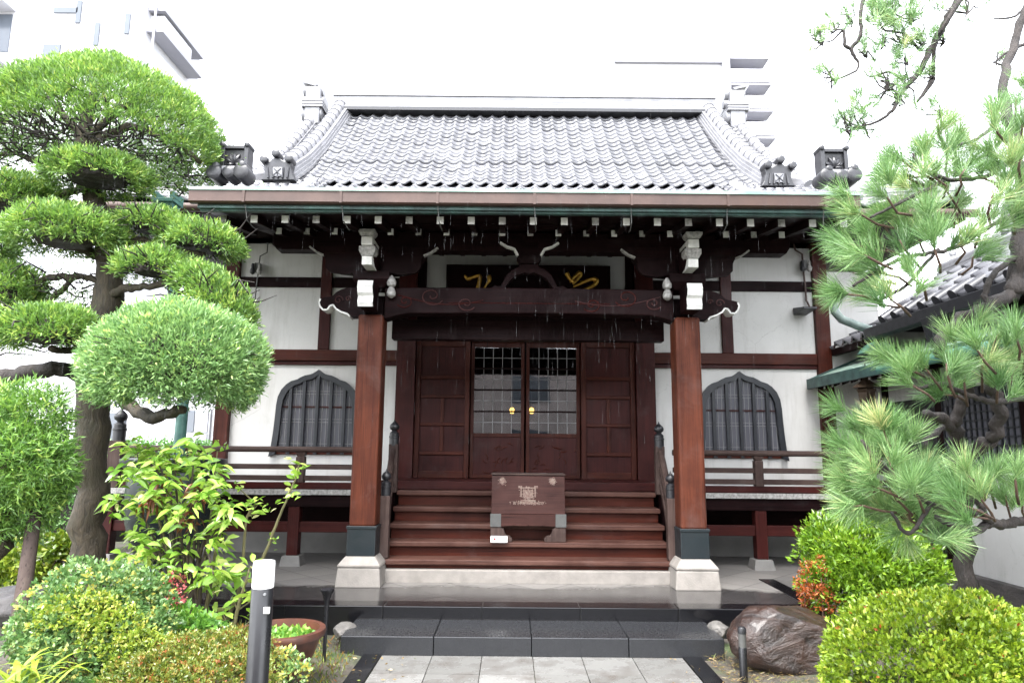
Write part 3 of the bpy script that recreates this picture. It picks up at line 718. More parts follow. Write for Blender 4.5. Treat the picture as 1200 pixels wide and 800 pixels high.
# ---- veranda, both sides
for s in (-1, 1):
    xi = CX + s * 1.72; xo = CX + s * (4.95 if s < 0 else 4.55)
    a, b = sorted((xi, xo))
    v = MB(); nb = 12
    fl = bx('veranda_floor', 'wood_worn_y', a, b, YV + .004, YW - .1, FLOOR - .055, FLOOR - .002)
    # pale weathered board ends along the edge
    m = MB(); j = 0; xx = a
    while xx < b - .02:
        w_ = random.uniform(.17, .26); m.box(xx + .002, min(xx + w_, b) - .002, YV - .03, YV + .003, FLOOR - .06 - random.uniform(0, .004), FLOOR - .002); xx += w_
    m.build('board_end', 'white_worn', fl)
    bx('edge_beam', 'wood_mid_x', a, b, YV + .03, YV + .13, FLOOR, FLOOR + .075)
    bx('edge_beam', 'wood_dark_x', a, b, YV + .01, YV + .14, FLOOR - .20, FLOOR - .057)
    bx('tie_beam', 'wood_mid_x', a, b, YV + .05, YV + .10, .60, .72)
    rl = MB(); rl.tube([(a - .0, YV + .06, 1.545), (b, YV + .06, 1.545)], .034, 12)
    RL = rl.build('veranda_railing', 'wood_worn_x', H, smooth=True)
    bx('middle_rail', 'wood_worn_x', a, b, YV + .035, YV + .085, 1.315, 1.375, RL)
    bx('bottom_rail', 'wood_worn_x', a, b, YV + .03, YV + .095, 1.185, 1.245, RL)
    for xp in ([X(351, 540, YV)] if s < 0 else [X(890, 540, YV)]) + [CX + s * 3.9]:
        bx('baluster', 'wood_worn_z', xp - .05, xp + .05, YV + .015, YV + .105, FLOOR + .075, 1.46, RL)
        m = MB(); m.frustum(xp, YV + .06, 1.46, 1.513, .035, .035, .06, .05); m.build('baluster', 'wood_worn_z', RL)
    for xp in ([X(343, 610, YV), X(123, 610, YV)] if s < 0 else [X(893, 610, YV), CX + 4.45]):
        p_ = bx('veranda_post', 'wood_mid_z', xp - .065, xp + .065, YV + .02, YV + .15, .345, FLOOR - .2)
        m = MB(); m.frustum(xp, YV + .085, PT - .02, .345, .125, .125, .10, .10); m.build('post_foot', 'stone_grey', p_, bevel=.008)
    if s < 0:
        xe = X(132, 545, YV)
        bx('end_post', 'wood_worn_z', xe - .075, xe + .075, YV + .0, YV + .15, FLOOR, 1.63, RL)
        m = MB(); giboshi(m, xe, YV + .075, 1.63, 1.15); m.build('finial', 'iron_black', RL, smooth=True)

# ---- porch columns, rainbow beam, brackets
CL = [X(432, 500, YC), X(806, 500, YC)]
cxc = (CL[0] + CL[1]) / 2
def white_strip(pts, y0, y1, t_, parent, name='white_edge'):
    """thin painted band that follows an outline's underside, standing a little proud"""
    m = MB(); pts = [np.array(q, float) for q in pts]
    lo = []
    for i, q in enumerate(pts):
        d = pts[min(i + 1, len(pts) - 1)] - pts[max(i - 1, 0)]; d /= np.linalg.norm(d) + 1e-9
        lo.append(q + np.array([d[1], -d[0]]) * t_ * (1 if d[0] > 0 else 1))
    m.prism(list(map(tuple, pts)) + list(map(tuple, lo[::-1])), y0 - .006, y1 + .006)
    return m.build(name, 'white_paint', parent)
for s, xc in zip((-1, 1), CL):
    zc = 2.94
    c = bx('column', 'column_wood', xc - .132, xc + .132, YC - .132, YC + .132, .79, zc, bevel=.028)
    bx('column_shoe', 'steel_teal', xc - .142, xc + .142, YC - .142, YC + .142, .515, .80, c, bevel=.006)
    bx('column_shoe', 'steel_teal', xc - .150, xc + .150, YC - .150, YC + .150, .775, .803, c, bevel=.004)
    m = MB(); m.frustum(xc, YC, PT - .01, .415, .222, .222, .205, .205); m.build('column_base', 'stone_pale', c, bevel=.012)
    m = MB(); m.frustum(xc, YC, .432, .515, .212, .212, .148, .148); m.frustum(xc, YC, .415, .4315, .205, .205, .214, .214); m.build('column_base', 'stone_pale', c, bevel=.01)
    # nose carved like a cloud, pointing outwards
    L_ = [(430, 372), (412, 372), (409.5, 369), (402, 366.5), (396, 363), (393, 358.5), (389, 359.5), (386, 364), (381, 364), (377.5, 360), (376.2, 355.5), (378, 351.5), (383, 350), (388, 349.5), (392.5, 348), (396, 344.5), (402, 341), (410, 339), (419, 339), (430, 341)]
    wl = [(X(a, b, YC), Z(a, b, YC)) for a, b in L_]
    if s > 0: wl = [(2 * cxc - a, b) for a, b in wl]
    m = MB(); m.prism(wl, YC - .08, YC + .08); no = m.build('beam_nose', 'wood_dark_x', H)
    strip = wl[1:12]
    m = MB(); 
    for (ax, az), (bx_, bz) in zip(strip[:-1], strip[1:]):
        m.beam((ax, YC, az - .006), (bx_, YC, bz - .006), .172, .016, up=(0, 0, 1))
    m.build('white_edge', 'white_paint', no)
    for q, rr in ((0, .05), (1, .03)):
        cxn = wl[14][0] + (.10 if s < 0 else -.10) * (q + .6); cz = wl[14][1] - .05 + .015 * q
        m = MB(); m.tube([(cxn + rr * (1 - u_) * math.cos(u_ * 9) , YC - .082, cz + rr * (1 - u_) * math.sin(u_ * 9)) for u_ in np.linspace(0, .85, 18)], .006, 5); m.build('scroll', 'wood_mid_x', no)
    # nose pointing to the front, painted white on its end
    pr = [(YC - .13, 2.965), (YC - .40, 2.965), (YC - .42, 3.0), (YC - .40, 3.07), (YC - .44, 3.10), (YC - .455, 3.16), (YC - .43, 3.22), (YC - .13, 3.22)]
    m = MB(); m.prism_x(pr, xc - .075, xc + .075); fn = m.build('front_nose', 'wood_dark_y', H, bevel=.004)
    m = MB(); k_ = len(pr)
    for (ya, za), (yb, zb_) in zip(pr[1:6], pr[2:7]): m.beam((xc, ya - .004, za), (xc, yb - .004, zb_), .151, .012, up=(0, -1, 0))
    m.build('white_edge', 'white_paint', fn)
    # bearing block
    m = MB(); m.frustum(xc, YC, 3.225, 3.30, .13, .13, .19, .19); m.box(xc - .19, xc + .19, YC - .19, YC + .19, 3.3005, 3.39)
    B = m.build('bracket_set', 'wood_dark_x', H, bevel=.006)
    arm = [(-.50, 3.62), (-.50, 3.52), (-.46, 3.45), (-.38, 3.41), (-.24, 3.395), (-.20, 3.392), (.20, 3.392), (.24, 3.395), (.38, 3.41), (.46, 3.45), (.50, 3.52), (.50, 3.62)]
    m = MB(); m.prism([(xc + a, b) for a, b in arm], YC - .07, YC + .07); m.build('bracket_arm', 'wood_dark_x', B)
    arm2 = [(YC + a * .75, b) for a, b in arm]
    m = MB(); m.prism_x(arm2, xc - .065, xc + .065); m.build('bracket_arm', 'wood_dark_y', B)
    for dx in (-.42, 0, .42):
        m = MB(); m.frustum(xc + dx, YC, 3.545, 3.60, .085, .085, .115, .115); m.box(xc + dx - .115, xc + dx + .115, YC - .115, YC + .115, 3.6003, 3.68); m.build('bearing_block', 'wood_dark_x', B, bevel=.005)
    # white-ended pieces stacked towards the front
    yf = YC - .42
    def zz(py): return Z(438 if s < 0 else 802, py + (0 if s < 0 else 3), yf)
    m = MB(); m.box(xc - .052, xc + .052, yf, YC - .1, zz(310), zz(300)); m.build('white_end', 'white_paint', B, bevel=.004)
    m = MB(); m.frustum(xc, yf + .06, zz(299.6), zz(294), .058, .06, .083, .08); m.box(xc - .083, xc + .083, yf - .02, yf + .14, zz(294) + .0005, zz(288.6)); m.build('white_block', 'white_worn', B, bevel=.004)
    m = MB(); m.box(xc - .055, xc + .055, yf - .04, YC - .1, zz(288.2), zz(278.5)); m.build('white_end', 'white_paint', B, bevel=.004)
    m = MB(); m.frustum(xc, yf, zz(278), zz(274), .06, .06, .083, .08); m.box(xc - .083, xc + .083, yf - .08, yf + .08, zz(274) + .0005, zz(271)); m.build('white_block', 'white_worn', B, bevel=.004)
    # leaf-shaped carvings at the sides of the bracket with white-painted lips
    for t_ in (-1, 1):
        o2 = [(.10, 3.40), (.30, 3.37), (.45, 3.39), (.50, 3.44), (.505, 3.52), (.53, 3.58), (.60, 3.61), (.68, 3.67), (.60, 3.70), (.1, 3.70)]
        m = MB(); m.prism([(xc + t_ * a, b) for a, b in o2], YC - .11, YC - .074); cv = m.build('carved_wing', 'wood_dark_x', B)
        m = MB()
        for (ax, az), (bx_, bz) in zip(o2[5:7], o2[6:8]): m.beam((xc + t_ * ax, YC - .1, az - .005), (xc + t_ * bx_, YC - .1, bz - .005), .052, .018)
        m.build('white_edge', 'white_worn', cv)
# white knobs on the beam ends inside the columns
for s, xc in zip((-1, 1), CL):
    for (dz, r_) in ((3.27, .05), (3.16, .05)):
        xk = xc - s * .21
        m = MB(); m.lathe([(.012, dz - .055), (r_ * .9, dz - .03), (r_, dz), (r_ * .75, dz + .04), (.012, dz + .075)], xk, YC - .16, 12); m.build('carved_knob', 'white_worn', H, smooth=True)
# rainbow beam
zr0, zr1 = 2.955, Z(619, 341, YC)
pts = []
nseg = 24
for i in range(nseg + 1):
    u_ = i / nseg; x = CL[0] + .132 + (CL[1] - CL[0] - .264) * u_; pts.append((x, zr0 - .06 * max(0, 1 - min(u_, 1 - u_) / .07) ** 1.0 * (1 if .0 < u_ < 1 else 1) + .015 * math.sin(math.pi * u_)))
top = [(x, zr1 + .01 * math.sin(math.pi * (x - CL[0]) / (CL[1] - CL[0]))) for x, _ in pts[::-1]]
m = MB(); m.prism(pts + top, YC - .10, YC + .10); RB = m.build('rainbow_beam', 'wood_dark_x', H, bevel=.01)
for s in (-1, 1):
    for (dx, dz, rr, tw) in ((1.02, .16, .13, 1), (.66, .08, .10, 1), (1.30, .10, .09, -1)):
        xs_ = cxc + s * dx
        m = MB(); m.tube([(xs_ - s * tw * rr * (1 - u_) * math.cos(u_ * 10 + .5), YC - .103, zr0 + dz + .03 - rr * (1 - u_) * math.sin(u_ * 10 + .5) * .8) for u_ in np.linspace(0, .9, 30)], .007, 5); m.build('scroll', 'wood_mid_x', RB)
    m = MB(); m.tube([(cxc + s * (1.38 - .9 * u_), YC - .102, zr0 + .20 - .10 * math.sin(u_ * 2.6)) for u_ in np.linspace(0, 1, 24)], .006, 5); m.build('scroll', 'wood_mid_x', RB)
m = MB(); m.tube([(cxc - .85, YC - .102, zr0 + .12), (cxc + .85, YC - .102, zr0 + .12)], .005, 4); m.build('groove', 'wood_mid_x', RB)
# second carved beam hanging behind
bx('inner_beam', 'wood_dark_x', CL[0] + .14, CL[1] - .14, YC + .35, YC + .5, 2.76, 2.98)
# frog-leg strut over the beam
FSC = .66
fl_ = [(-.62, 0), (-.55, .035), (-.50, .02), (-.45, .03), (-.36, .15), (-.28, .20), (-.17, .235), (-.12, .27), (.12, .27), (.17, .235), (.28, .20), (.36, .15), (.45, .03), (.50, .02), (.55, .035), (.62, 0),
       (.40, .0), (.30, .10), (.20, .15), (.08, .18), (0, .165), (-.08, .18), (-.20, .15), (-.30, .10), (-.40, .0)]
m = MB(); m.prism([(cxc + a * FSC, zr1 + .012 + b) for a, b in fl_], YC - .05, YC + .05); FS = m.build('frog_leg_strut', 'wood_dark_x', H)
m = MB(); m.frustum(cxc, YC, zr1 + .284, zr1 + .36, .09, .09, .13, .12); m.box(cxc - .13, cxc + .13, YC - .12, YC + .12, zr1 + .3605, zr1 + .44); m.build('bearing_block', 'wood_dark_x', FS)
for s in (-1, 1):
    o2 = [(.08, .33), (.12, .36), (.16, .43), (.24, .455), (.31, .50), (.25, .54), (.10, .54)]
    m = MB(); m.prism([(cxc + s * a, zr1 + b) for a, b in o2], YC - .13, YC - .05); cv = m.build('carved_wing', 'wood_dark_x', FS)
    m = MB()
    for (ax, az), (bx_, bz) in zip(o2[1:4], o2[2:5]): m.beam((cxc + s * ax, YC - .1, zr1 + az - .006), (cxc + s * bx_, YC - .1, zr1 + bz - .006), .085, .02)
    m.build('white_edge', 'white_paint', cv)
# purlin
PX0, PX1 = X(323, 290, YC), X(922, 295, YC)
zp0 = Z(600, 297, YC)
m = MB(); m.prism([(PX0, zp0 + .06), (PX0 + .04, zp0), (PX1 - .04, zp0), (PX1, zp0 + .06), (PX1, zp0 + .2), (PX0, zp0 + .2)], YC - .09, YC + .09); m.build('purlin', 'wood_dark_x', H, bevel=.006)
for s, xc in zip((-1, 1), CL):        # tie beams from the columns back to the wall
    pr = [(YC + .133, 2.98), (YC + .133, 3.18), (YC + .6, 3.30), (YC + 1.3, 3.40), (YW - .1, 3.42), (YW - .1, 3.20), (YC + 1.3, 3.18), (YC + .6, 3.10)]
    m = MB(); m.prism_x(pr, xc - .08, xc + .08); m.build('tie_beam', 'wood_dark_y', H)

# ---- name plaque with two gilt characters
pz0, pz1 = Z(619, 346, 8.9), Z(619, 313.5, 8.9)
xl, xr = X(525, 330, 8.9), X(713, 330, 8.9)
PL = bx('name_plaque', 'wood_dark_x', xl, xr, 8.86, 8.92, pz0 - .22, pz1)
m = MB(); m.box(xl - .02, xl + .0, 8.85, 8.93, pz0 - .22, pz1 + .02); m.box(xr, xr + .02, 8.85, 8.93, pz0 - .22, pz1 + .02); m.box(xl, xr, 8.85, 8.93, pz1, pz1 + .02); m.build('plaque_frame', 'wood_dark_x', PL)
def brush(paths, name):
    m = MB()
    for pts, rad in paths:
        w = [at(a, b, 8.853) for a, b in pts]
        # resample smoothly
        q = []
        for i in range(len(w) - 1):
            for u_ in np.linspace(0, 1, 5)[:-1]: q.append(w[i] * (1 - u_) + w[i + 1] * u_)
        q.append(w[-1]); q = np.array(q)
        for _ in range(2): q[1:-1] = (q[:-2] + 2 * q[1:-1] + q[2:]) / 4
        rr = np.interp(np.linspace(0, 1, len(q)), np.linspace(0, 1, len(rad)), rad)
        m.tube(list(q), list(rr), 8)
    return m.build(name, 'gold', PL, smooth=True)
brush([([(544.5, 322.5), (548, 327), (553, 325), (560, 322.5), (563, 323), (562, 330), (559, 341)], [.012, .03, .024, .022, .028, .03, .028]),
       ([(571, 326), (573, 324), (574, 328), (570, 333), (567, 339), (562, 341)], [.03, .036, .028, .016, .012, .01])], 'gold_character')
brush([([(664, 320), (668, 327), (673, 331)], [.03, .028, .018]), ([(668, 331), (673, 324), (679, 319), (681, 322), (676, 328), (671, 333)], [.014, .026, .034, .03, .022, .014]),
       ([(672, 336), (682, 331), (694, 326), (700, 328), (697, 334), (688, 338), (678, 341)], [.012, .024, .030, .034, .03, .022, .012])], 'gold_character')

# ---- rafters, soffit, fascia, gutter
def interp(v, a, b, c, d): return c + (d - c) * (v - a) / (b - a)
YU, YL = 6.22, 6.75
U0 = None
ups = [298 + 36.33 * i for i in range(-1, 20)]
for i, px in enumerate(ups):
    py = interp(px, 298, 952, 256.8, 261.8)
    c = at(px, py, YU); w_, h_ = .031, .035
    m = MB(); m.beam((c[0], YU, c[2]), (c[0], YL + .25, c[2] + (YL + .25 - YU) * .16), w_ * 2, h_ * 2)
    r_ = m.build('flying_rafter', 'wood_dark_y', H)
    m = MB(); m.box(c[0] - w_ - .001, c[0] + w_ + .001, YU - .008, YU - .001, c[2] - h_ - .001, c[2] + h_ + .001); m.build('rafter_end', 'white_worn' if i % 3 == 0 else 'white_paint', r_)
for i in range(19):
    px = 327 + 32.72 * i
    py = interp(px, 327, 916, 270.0, 274.5)
    c = at(px, py + .8, YL); w_, h_ = .028, .032
    m = MB(); m.beam((c[0], YL, c[2]), (c[0], YW - .06, c[2] + (YW - YL) * .19), w_ * 2, h_ * 2)
    r_ = m.build('base_rafter', 'wood_dark_y', H)
    m = MB(); m.box(c[0] - w_ - .001, c[0] + w_ + .001, YL - .008, YL - .001, c[2] - h_ - .001, c[2] + h_ + .001); m.build('rafter_end', 'white_worn' if i % 4 in (3, 1) else 'white_paint', r_)
KX0, KX1 = X(236, 230, 6.0), X(1004, 232, 6.0)
zu = Z(619, 259.5, YU); zl = Z(619, 272, YL)
m = MB(); m.prism_x([(6.165, zu + .04), (YL + .3, zu + .042 + (YL + .3 - 6.165) * .16), (YL + .3, zu + .08 + (YL + .3 - 6.165) * .16), (6.165, zu + .08)], KX0, KX1); m.build('soffit', 'wood_dark_x', H)
m = MB(); m.prism_x([(YL + .02, zl + .05), (YW - .06, zl + .052 + (YW - YL) * .19), (YW - .06, zl + .09 + (YW - YL) * .19), (YL + .02, zl + .09)], KX0 + .1, KX1 - .1); m.build('soffit', 'wood_dark_x', H)
bx('eave_batten', 'wood_dark_x', KX0 + .05, KX1 - .05, YL - .07, YL + .06, zl + .045, zl + .10)
zf0, zf1 = Z(619, 247.0, 6.0), Z(619, 233, 6.0)
bx('fascia', 'verdigris_dark', KX0 - .03, KX1 + .03, 5.998, 6.03, zf0, zf1 + .02)
bx('fascia', 'verdigris_dark', KX0 - .02, KX1 + .02, 6.032, 6.09, zf0 - .015, zf1)
zg0, zg1 = Z(619, 239.5, 5.93), Z(619, 226, 5.93)
gx0, gx1 = X(221, 228, 5.93), X(1008, 234, 5.93)
m = MB(); m.prism_x([(5.93, zg0 + .01), (5.93, zg1), (5.945, zg1), (5.945, zg0 + .02), (5.985, zg0 + .02), (5.985, zg1 - .03), (5.995, zg1 - .03), (5.995, zg0 - .003), (5.95, zg0 - .003)], gx0, gx1)
GU = m.build('gutter', 'copper_brown', H)
m = MB(); m.box(gx0, gx1, 5.918, 5.95, zg1 + .0005, zg1 + .03); m.build('gutter_rim', 'verdigris_pale', GU)
for px in (285.3, 399.4, 512.6, 626.5, 740.3, 853.4, 967):
    xg = X(px, 232, 5.93)
    m = MB(); m.box(xg - .012, xg + .012, 5.922, 5.929, zg0, zg1); m.build('gutter_joint', 'copper_brown', GU)
    m = MB(); m.tube([(xg, 5.97, zg0 - .006), (xg + .005, 6.0, zg0 - .07), (xg + .01, 6.02, zg0 - .14), (xg + .02, 6.15, zg0 - .165), (xg + .02, 6.22, zg0 - .16)], .0045, 6); m.build('gutter_hook', 'bracket_grey', GU)

# ---- roofs
def tile_field(name, x0, x1, prof, parent, tw=.212, course=.172, lift=.020, mat='roof_tile', sub=6, clipx=None, seed=3, rowmark=None):
    """pantiles: S-shaped courses stepping down along the profile of (y, z) points"""
    rg = np.random.default_rng(seed)
    pr = np.array(prof, float); seg = np.linalg.norm(np.diff(pr, axis=0), axis=1); L = np.concatenate([[0], np.cumsum(seg)])
    rows = max(1, int(round(L[-1] / course))); ncol = int(round((x1 - x0) / tw)); xs_ = np.linspace(x0, x1, ncol * sub + 1)
    u_ = (np.arange(ncol * sub + 1) % sub) / sub
    wave = np.where(u_ < .62, -.018 * np.sin(np.pi * u_ / .62), .034 * np.sin(np.pi * (u_ - .62) / .38))
    V = []; Fc = []; T = []
    def P(s): return np.array([np.interp(s, L, pr[:, 0]), np.interp(s, L, pr[:, 1])])
    for r in range(rows):
        s0, s1 = L[-1] * r / rows, L[-1] * (r + 1) / rows
        p0, p1 = P(s0), P(min(L[-1], s1 + .02)); t_ = (p1 - p0) / np.linalg.norm(p1 - p0); nrm = np.array([-t_[1], t_[0]])
        jit = np.repeat(rg.normal(size=ncol) * .0022, sub); jit = np.append(jit, jit[-1])
        tt = np.repeat(np.clip(.5 + .24 * rg.normal(size=ncol), 0, 1), sub); tt = np.append(tt, tt[-1])
        lf = lift * (2.1 if rowmark is not None and r == rowmark else 1)
        b = len(V) * len(xs_)
        for (pp, off) in ((p0, -.004), (p0, lf), (p1, .002)):
            w = wave + off + jit
            V.append(np.stack([xs_, pp[0] + nrm[0] * w, pp[1] + nrm[1] * w], -1)); T.append(tt)
        n = len(xs_); i = np.arange(n - 1)
        for k_ in range(2):
            A = b + k_ * n + i; Bq = b + (k_ + 1) * n + i
            Fc.append(np.stack([A, A + 1, Bq + 1], -1)); Fc.append(np.stack([A, Bq + 1, Bq], -1))
    return raw_mesh(name, mat, np.concatenate(V), np.concatenate(Fc), np.concatenate(T), parent)
RY, RZ = 11.6, 7.55
MP = [(8.0, 4.50), (8.6, 4.87), (9.2, 5.27), (9.8, 5.74), (10.4, 6.28), (11.0, 6.90), (RY, RZ)]      # main slope, front
KP = [(5.975, 3.80), (7.0, 4.185), (8.0, 4.595), (8.75, 4.945), (9.2, 5.24)]
GXH = 3.40
m = MB()
ob = [(y, z - .10) for y, z in MP] ; 
m.prism_x([(9.0, 4.96)] + [(y, z - .05) for y, z in MP[2:]] + [(2 * RY - y, z - .05) for y, z in MP[2:-1][::-1]] + [(14.2, 4.96)], CX - GXH + .1, CX + GXH - .1)
RF = m.build('main_roof', 'tile_dark', H)
tile_field('tile_slope', CX - GXH - .35, CX + GXH + .35, MP[2:], RF, rowmark=6)
bk = [(2 * RY - y, z) for y, z in MP]; 
m = MB(); m.prism_x([(a, b) for a, b in bk] + [(a, b - .04) for a, b in bk[::-1]], CX - GXH - .35, CX + GXH + .35); m.build('back_slope', 'tile_dark', RF)
# skirt roof round the hall
EX = 5.45
def quadtile(a, b, c, d, name):
    """tiled skirt: a-b is the lower edge, d-c the upper edge"""
    a, b, c, d = [np.array(q, float) for q in (a, b, c, d)]
    nr = 9; nc = max(4, int(np.linalg.norm(b - a) / .225)); V = []; Fq = []; T = []
    up = np.cross(b - a, d - a); up /= np.linalg.norm(up); up = up if up[2] > 0 else -up
    for r in range(nr):
        for t_, off in ((r / nr, -.004), (r / nr, .026), ((r + 1.1) / nr, .0)):
            t_ = min(t_, 1); l = a + (d - a) * t_; h_ = b + (c - b) * t_
            for j in range(nc * 6 + 1):
                u_ = (j % 6) / 6; w = -.018 * math.sin(math.pi * u_ / .62) if u_ < .62 else .034 * math.sin(math.pi * (u_ - .62) / .38)
                V.append(l + (h_ - l) * j / (nc * 6) + up * (w + off)); T.append(.4 + .3 * math.sin(j * 1.7 + r * 2.3))
    n = nc * 6 + 1
    for r in range(nr):
        for k_ in range(2):
            for j in range(n - 1):
                A = (r * 3 + k_) * n + j; Fq += [(A, A + 1, A + n + 1), (A, A + n + 1, A + n)]
    return raw_mesh(name, 'roof_tile', np.array(V), np.array(Fq), np.array(T), RF)
zE = 4.50; yE = 8.0; yB = 15.2
quadtile((CX - EX, yE, zE + .12), (KX0 + .25, yE, zE), (KX0 + .25, 9.3, 5.32), (CX - GXH - .3, 9.3, 5.32), 'tile_slope')
quadtile((KX1 - .25, yE, zE), (CX + EX, yE, zE + .12), (CX + GXH + .3, 9.3, 5.32), (KX1 - .25, 9.3, 5.32), 'tile_slope')
quadtile((CX - EX, yB, zE + .1), (CX - EX, yE, zE + .12), (CX - GXH, 9.3, 5.35), (CX - GXH, 13.9, 5.35), 'tile_slope')
quadtile((CX + EX, yE, zE + .12), (CX + EX, yB, zE + .1), (CX + GXH, 13.9, 5.35), (CX + GXH, 9.3, 5.35), 'tile_slope')
bx('soffit', 'wood_dark_x', CX - EX + .05, CX + EX - .05, yE + .06, YW + .1, zE - .10, zE - .03)
for s in (-1, 1): bx('soffit', 'wood_dark_y', CX + s * (XC - .1), CX + s * (EX - .05), YW + .11, yB, zE - .10, zE - .03)
m = MB(); m.tube([(CX - EX, yE - .05, zE - .05), (KX0 + .3, yE - .05, zE - .07)], .055, 12); m.build('eave_gutter', 'copper_brown', H, smooth=True)
m = MB(); m.tube([(KX1 - .1, yE - .05, zE - .07), (CX + EX, yE - .05, zE - .05)], .055, 12); m.build('eave_gutter', 'copper_brown', H, smooth=True)
# gable walls
for s in (-1, 1):
    m = MB(); m.add([(CX + s * (GXH - .05), 9.25, 5.25), (CX + s * (GXH - .05), RY, RZ - .1), (CX + s * (GXH - .05), 13.95, 5.25)], [(0, 1, 2)]); m.build('gable', 'wood_dark_z', RF)
# porch roof
KXa, KXb = X(238, 222, 5.96), X(1000, 228, 5.96)
KR = tile_field('porch_roof', KXa, KXb, KP, H, seed=9)
KPb = [(6.2, 3.886)] + KP[1:]
m = MB(); m.prism_x([(y, z - .05) for y, z in KPb] + [(y, z - .10) for y, z in KPb[::-1]], KXa + .05, KXb - .05); m.build('roof_board', 'wood_dark_x', KR)
for s, xx in ((-1, KXa), (1, KXb)):
    m = MB(); m.prism_x([(y, z + .03) for y, z in KPb] + [(y, z - .12) for y, z in KPb[::-1]] + [(6.15, 3.84)], xx - .02, xx + .02); m.build('barge_board', 'wood_dark_y', KR)
    m = MB(); m.tube([(xx, y, z + .05) for y, z in KP], .075, 12); m.build('verge_tile', 'tile_ridge', KR, smooth=True)
ncol = int((KXb - KXa) / .223)
for i in range(0, ncol, 2):
    xx = KXa + .223 * (i + .81)
    m = MB(); m.disc_y(xx, 3.845, 5.962, 6.08, .048, 14, .010); m.build('eave_roundel', 'tile_ridge', KR, smooth=True)
# descending ridges
def ridge_line(pts, w, h, layers, name, parent, rr):
    """stacked flat tiles with a round cap made of short barrel tiles"""
    m = MB()
    for l in range(layers):
        ww = w * (1 + .10 * (layers - 1 - l)); a0 = h * l / layers; a1 = h * (l + .82) / layers
        for (p, q) in zip(pts[:-1], pts[1:]):
            p = np.array(p); q = np.array(q); m.beam(p + np.array([0, 0, (a0 + a1) / 2]), q + np.array([0, 0, (a0 + a1) / 2]), ww, (a1 - a0))
    o = m.build(name, 'tile_ridge', parent)
    m = MB(); P_ = [np.array(p) + np.array([0, 0, h + rr * .1]) for p in pts]
    d = np.concatenate([[0], np.cumsum([np.linalg.norm(b - a) for a, b in zip(P_[:-1], P_[1:])])]); n = int(d[-1] / .2)
    for i in range(n):
        s0, s1 = d[-1] * i / n, d[-1] * (i + 1.08) / n
        a = np.array([np.interp(s0, d, [p[j] for p in P_]) for j in range(3)]); b = np.array([np.interp(min(s1, d[-1]), d, [p[j] for p in P_]) for j in range(3)])
        m.tube([a, b], [rr * 1.08, rr * .93], 10)
    m.build('barrel_tile', 'tile_ridge', parent, smooth=True)
    return o
prof = MP[2:]
for s in (-1, 1):
    pts = []
    for (y, z) in [(8.95, 5.12)] + prof[1:] if False else [(9.0, 5.15)] + prof[1:]:
        k_ = (y - 9.0) / (RY - 9.0); xx = CX + s * (3.47 - .17 * k_); pts.append((xx, y, z))
    ridge_line(pts, .30, .24, 4, 'descending_ridge', RF, .10)
    pts2 = [(p[0] + s * .46, p[1], p[2] - .06) for p in pts]
    ridge_line(pts2, .22, .10, 2, 'verge_ridge', RF, .09)
    # hip ridges to the corners
    ridge_line([(CX + s * (GXH + .35), 9.25, 5.22), (CX + s * 4.6, 8.6, 4.85), (CX + s * (EX - .05), yE + .05, zE + .17)], .2, .16, 2, 'hip_ridge', RF, .085)
# main ridge with a pale stacked body
m = MB()
for l in range(6):
    ww = .34 + .05 * (1 if l in (0, 5) else 0) - .012 * l
    m.box(CX - 3.45, CX + 3.45, RY - ww / 2, RY + ww / 2, RZ + .04 + .05 * l, RZ + .04 + .05 * l + .042)
RG = m.build('main_ridge', 'tile_ridge', RF)
m = MB(); m.box(CX - 3.4, CX + 3.4, RY - .235, RY + .235, RZ - .02, RZ + .038); m.build('ridge_shadow_strip', 'tile_dark', RF)  # thin dark strip, painted shadow line beneath the pale ridge
m = MB(); n = 34
for i in range(n): m.tube([(CX - 3.45 + 6.9 * i / n, RY, RZ + .36), (CX - 3.45 + 6.9 * (i + 1.08) / n, RY, RZ + .36)], [.085, .075], 10)
m.build('barrel_tile', 'tile_ridge', RF, smooth=True)
for s in (-1, 1):       # stacked ornaments at the ridge ends
    xo = X(371 if s < 0 else 859, 122, RY - .1); y0 = RY - .1
    zo = Z(371, 146, y0); k = (Z(371, 101, y0) - zo) / 1.17; m = MB()
    m.box(xo - .13, xo + .13, y0 - .25, y0 + .35, zo - .1, zo + .95 * k)
    OR = m.build('ridge_ornament', 'tile_ridge', RF, bevel=.02)
    for (dz, r_, ln) in ((.90, .10, .20), (.62, .08, .22), (.20, .13, .20)):
        m = MB(); m.tube([(xo - ln, y0 - .1, zo + dz * k), (xo + ln * .8, y0 - .1, zo + dz * k)], r_, 14); m.build('ornament_roll', 'tile_ridge', RF, smooth=True)
    m = MB(); m.prism([(xo - s * .02, zo + 1.0 * k), (xo + s * .20, zo + 1.10 * k), (xo + s * .25, zo + 1.17 * k), (xo + s * .13, zo + 1.14 * k), (xo - s * .06, zo + 1.06 * k)], y0 - .2, y0 + .2); m.build('ornament_fin', 'tile_ridge', RF)
    for dz in (.44, .52, .60):
        m = MB(); m.box(xo - .19, xo + .19, y0 - .28, y0 + .3, zo + dz * k - .07, zo + dz * k - .035); m.build('ornament_course', 'tile_ridge', RF)
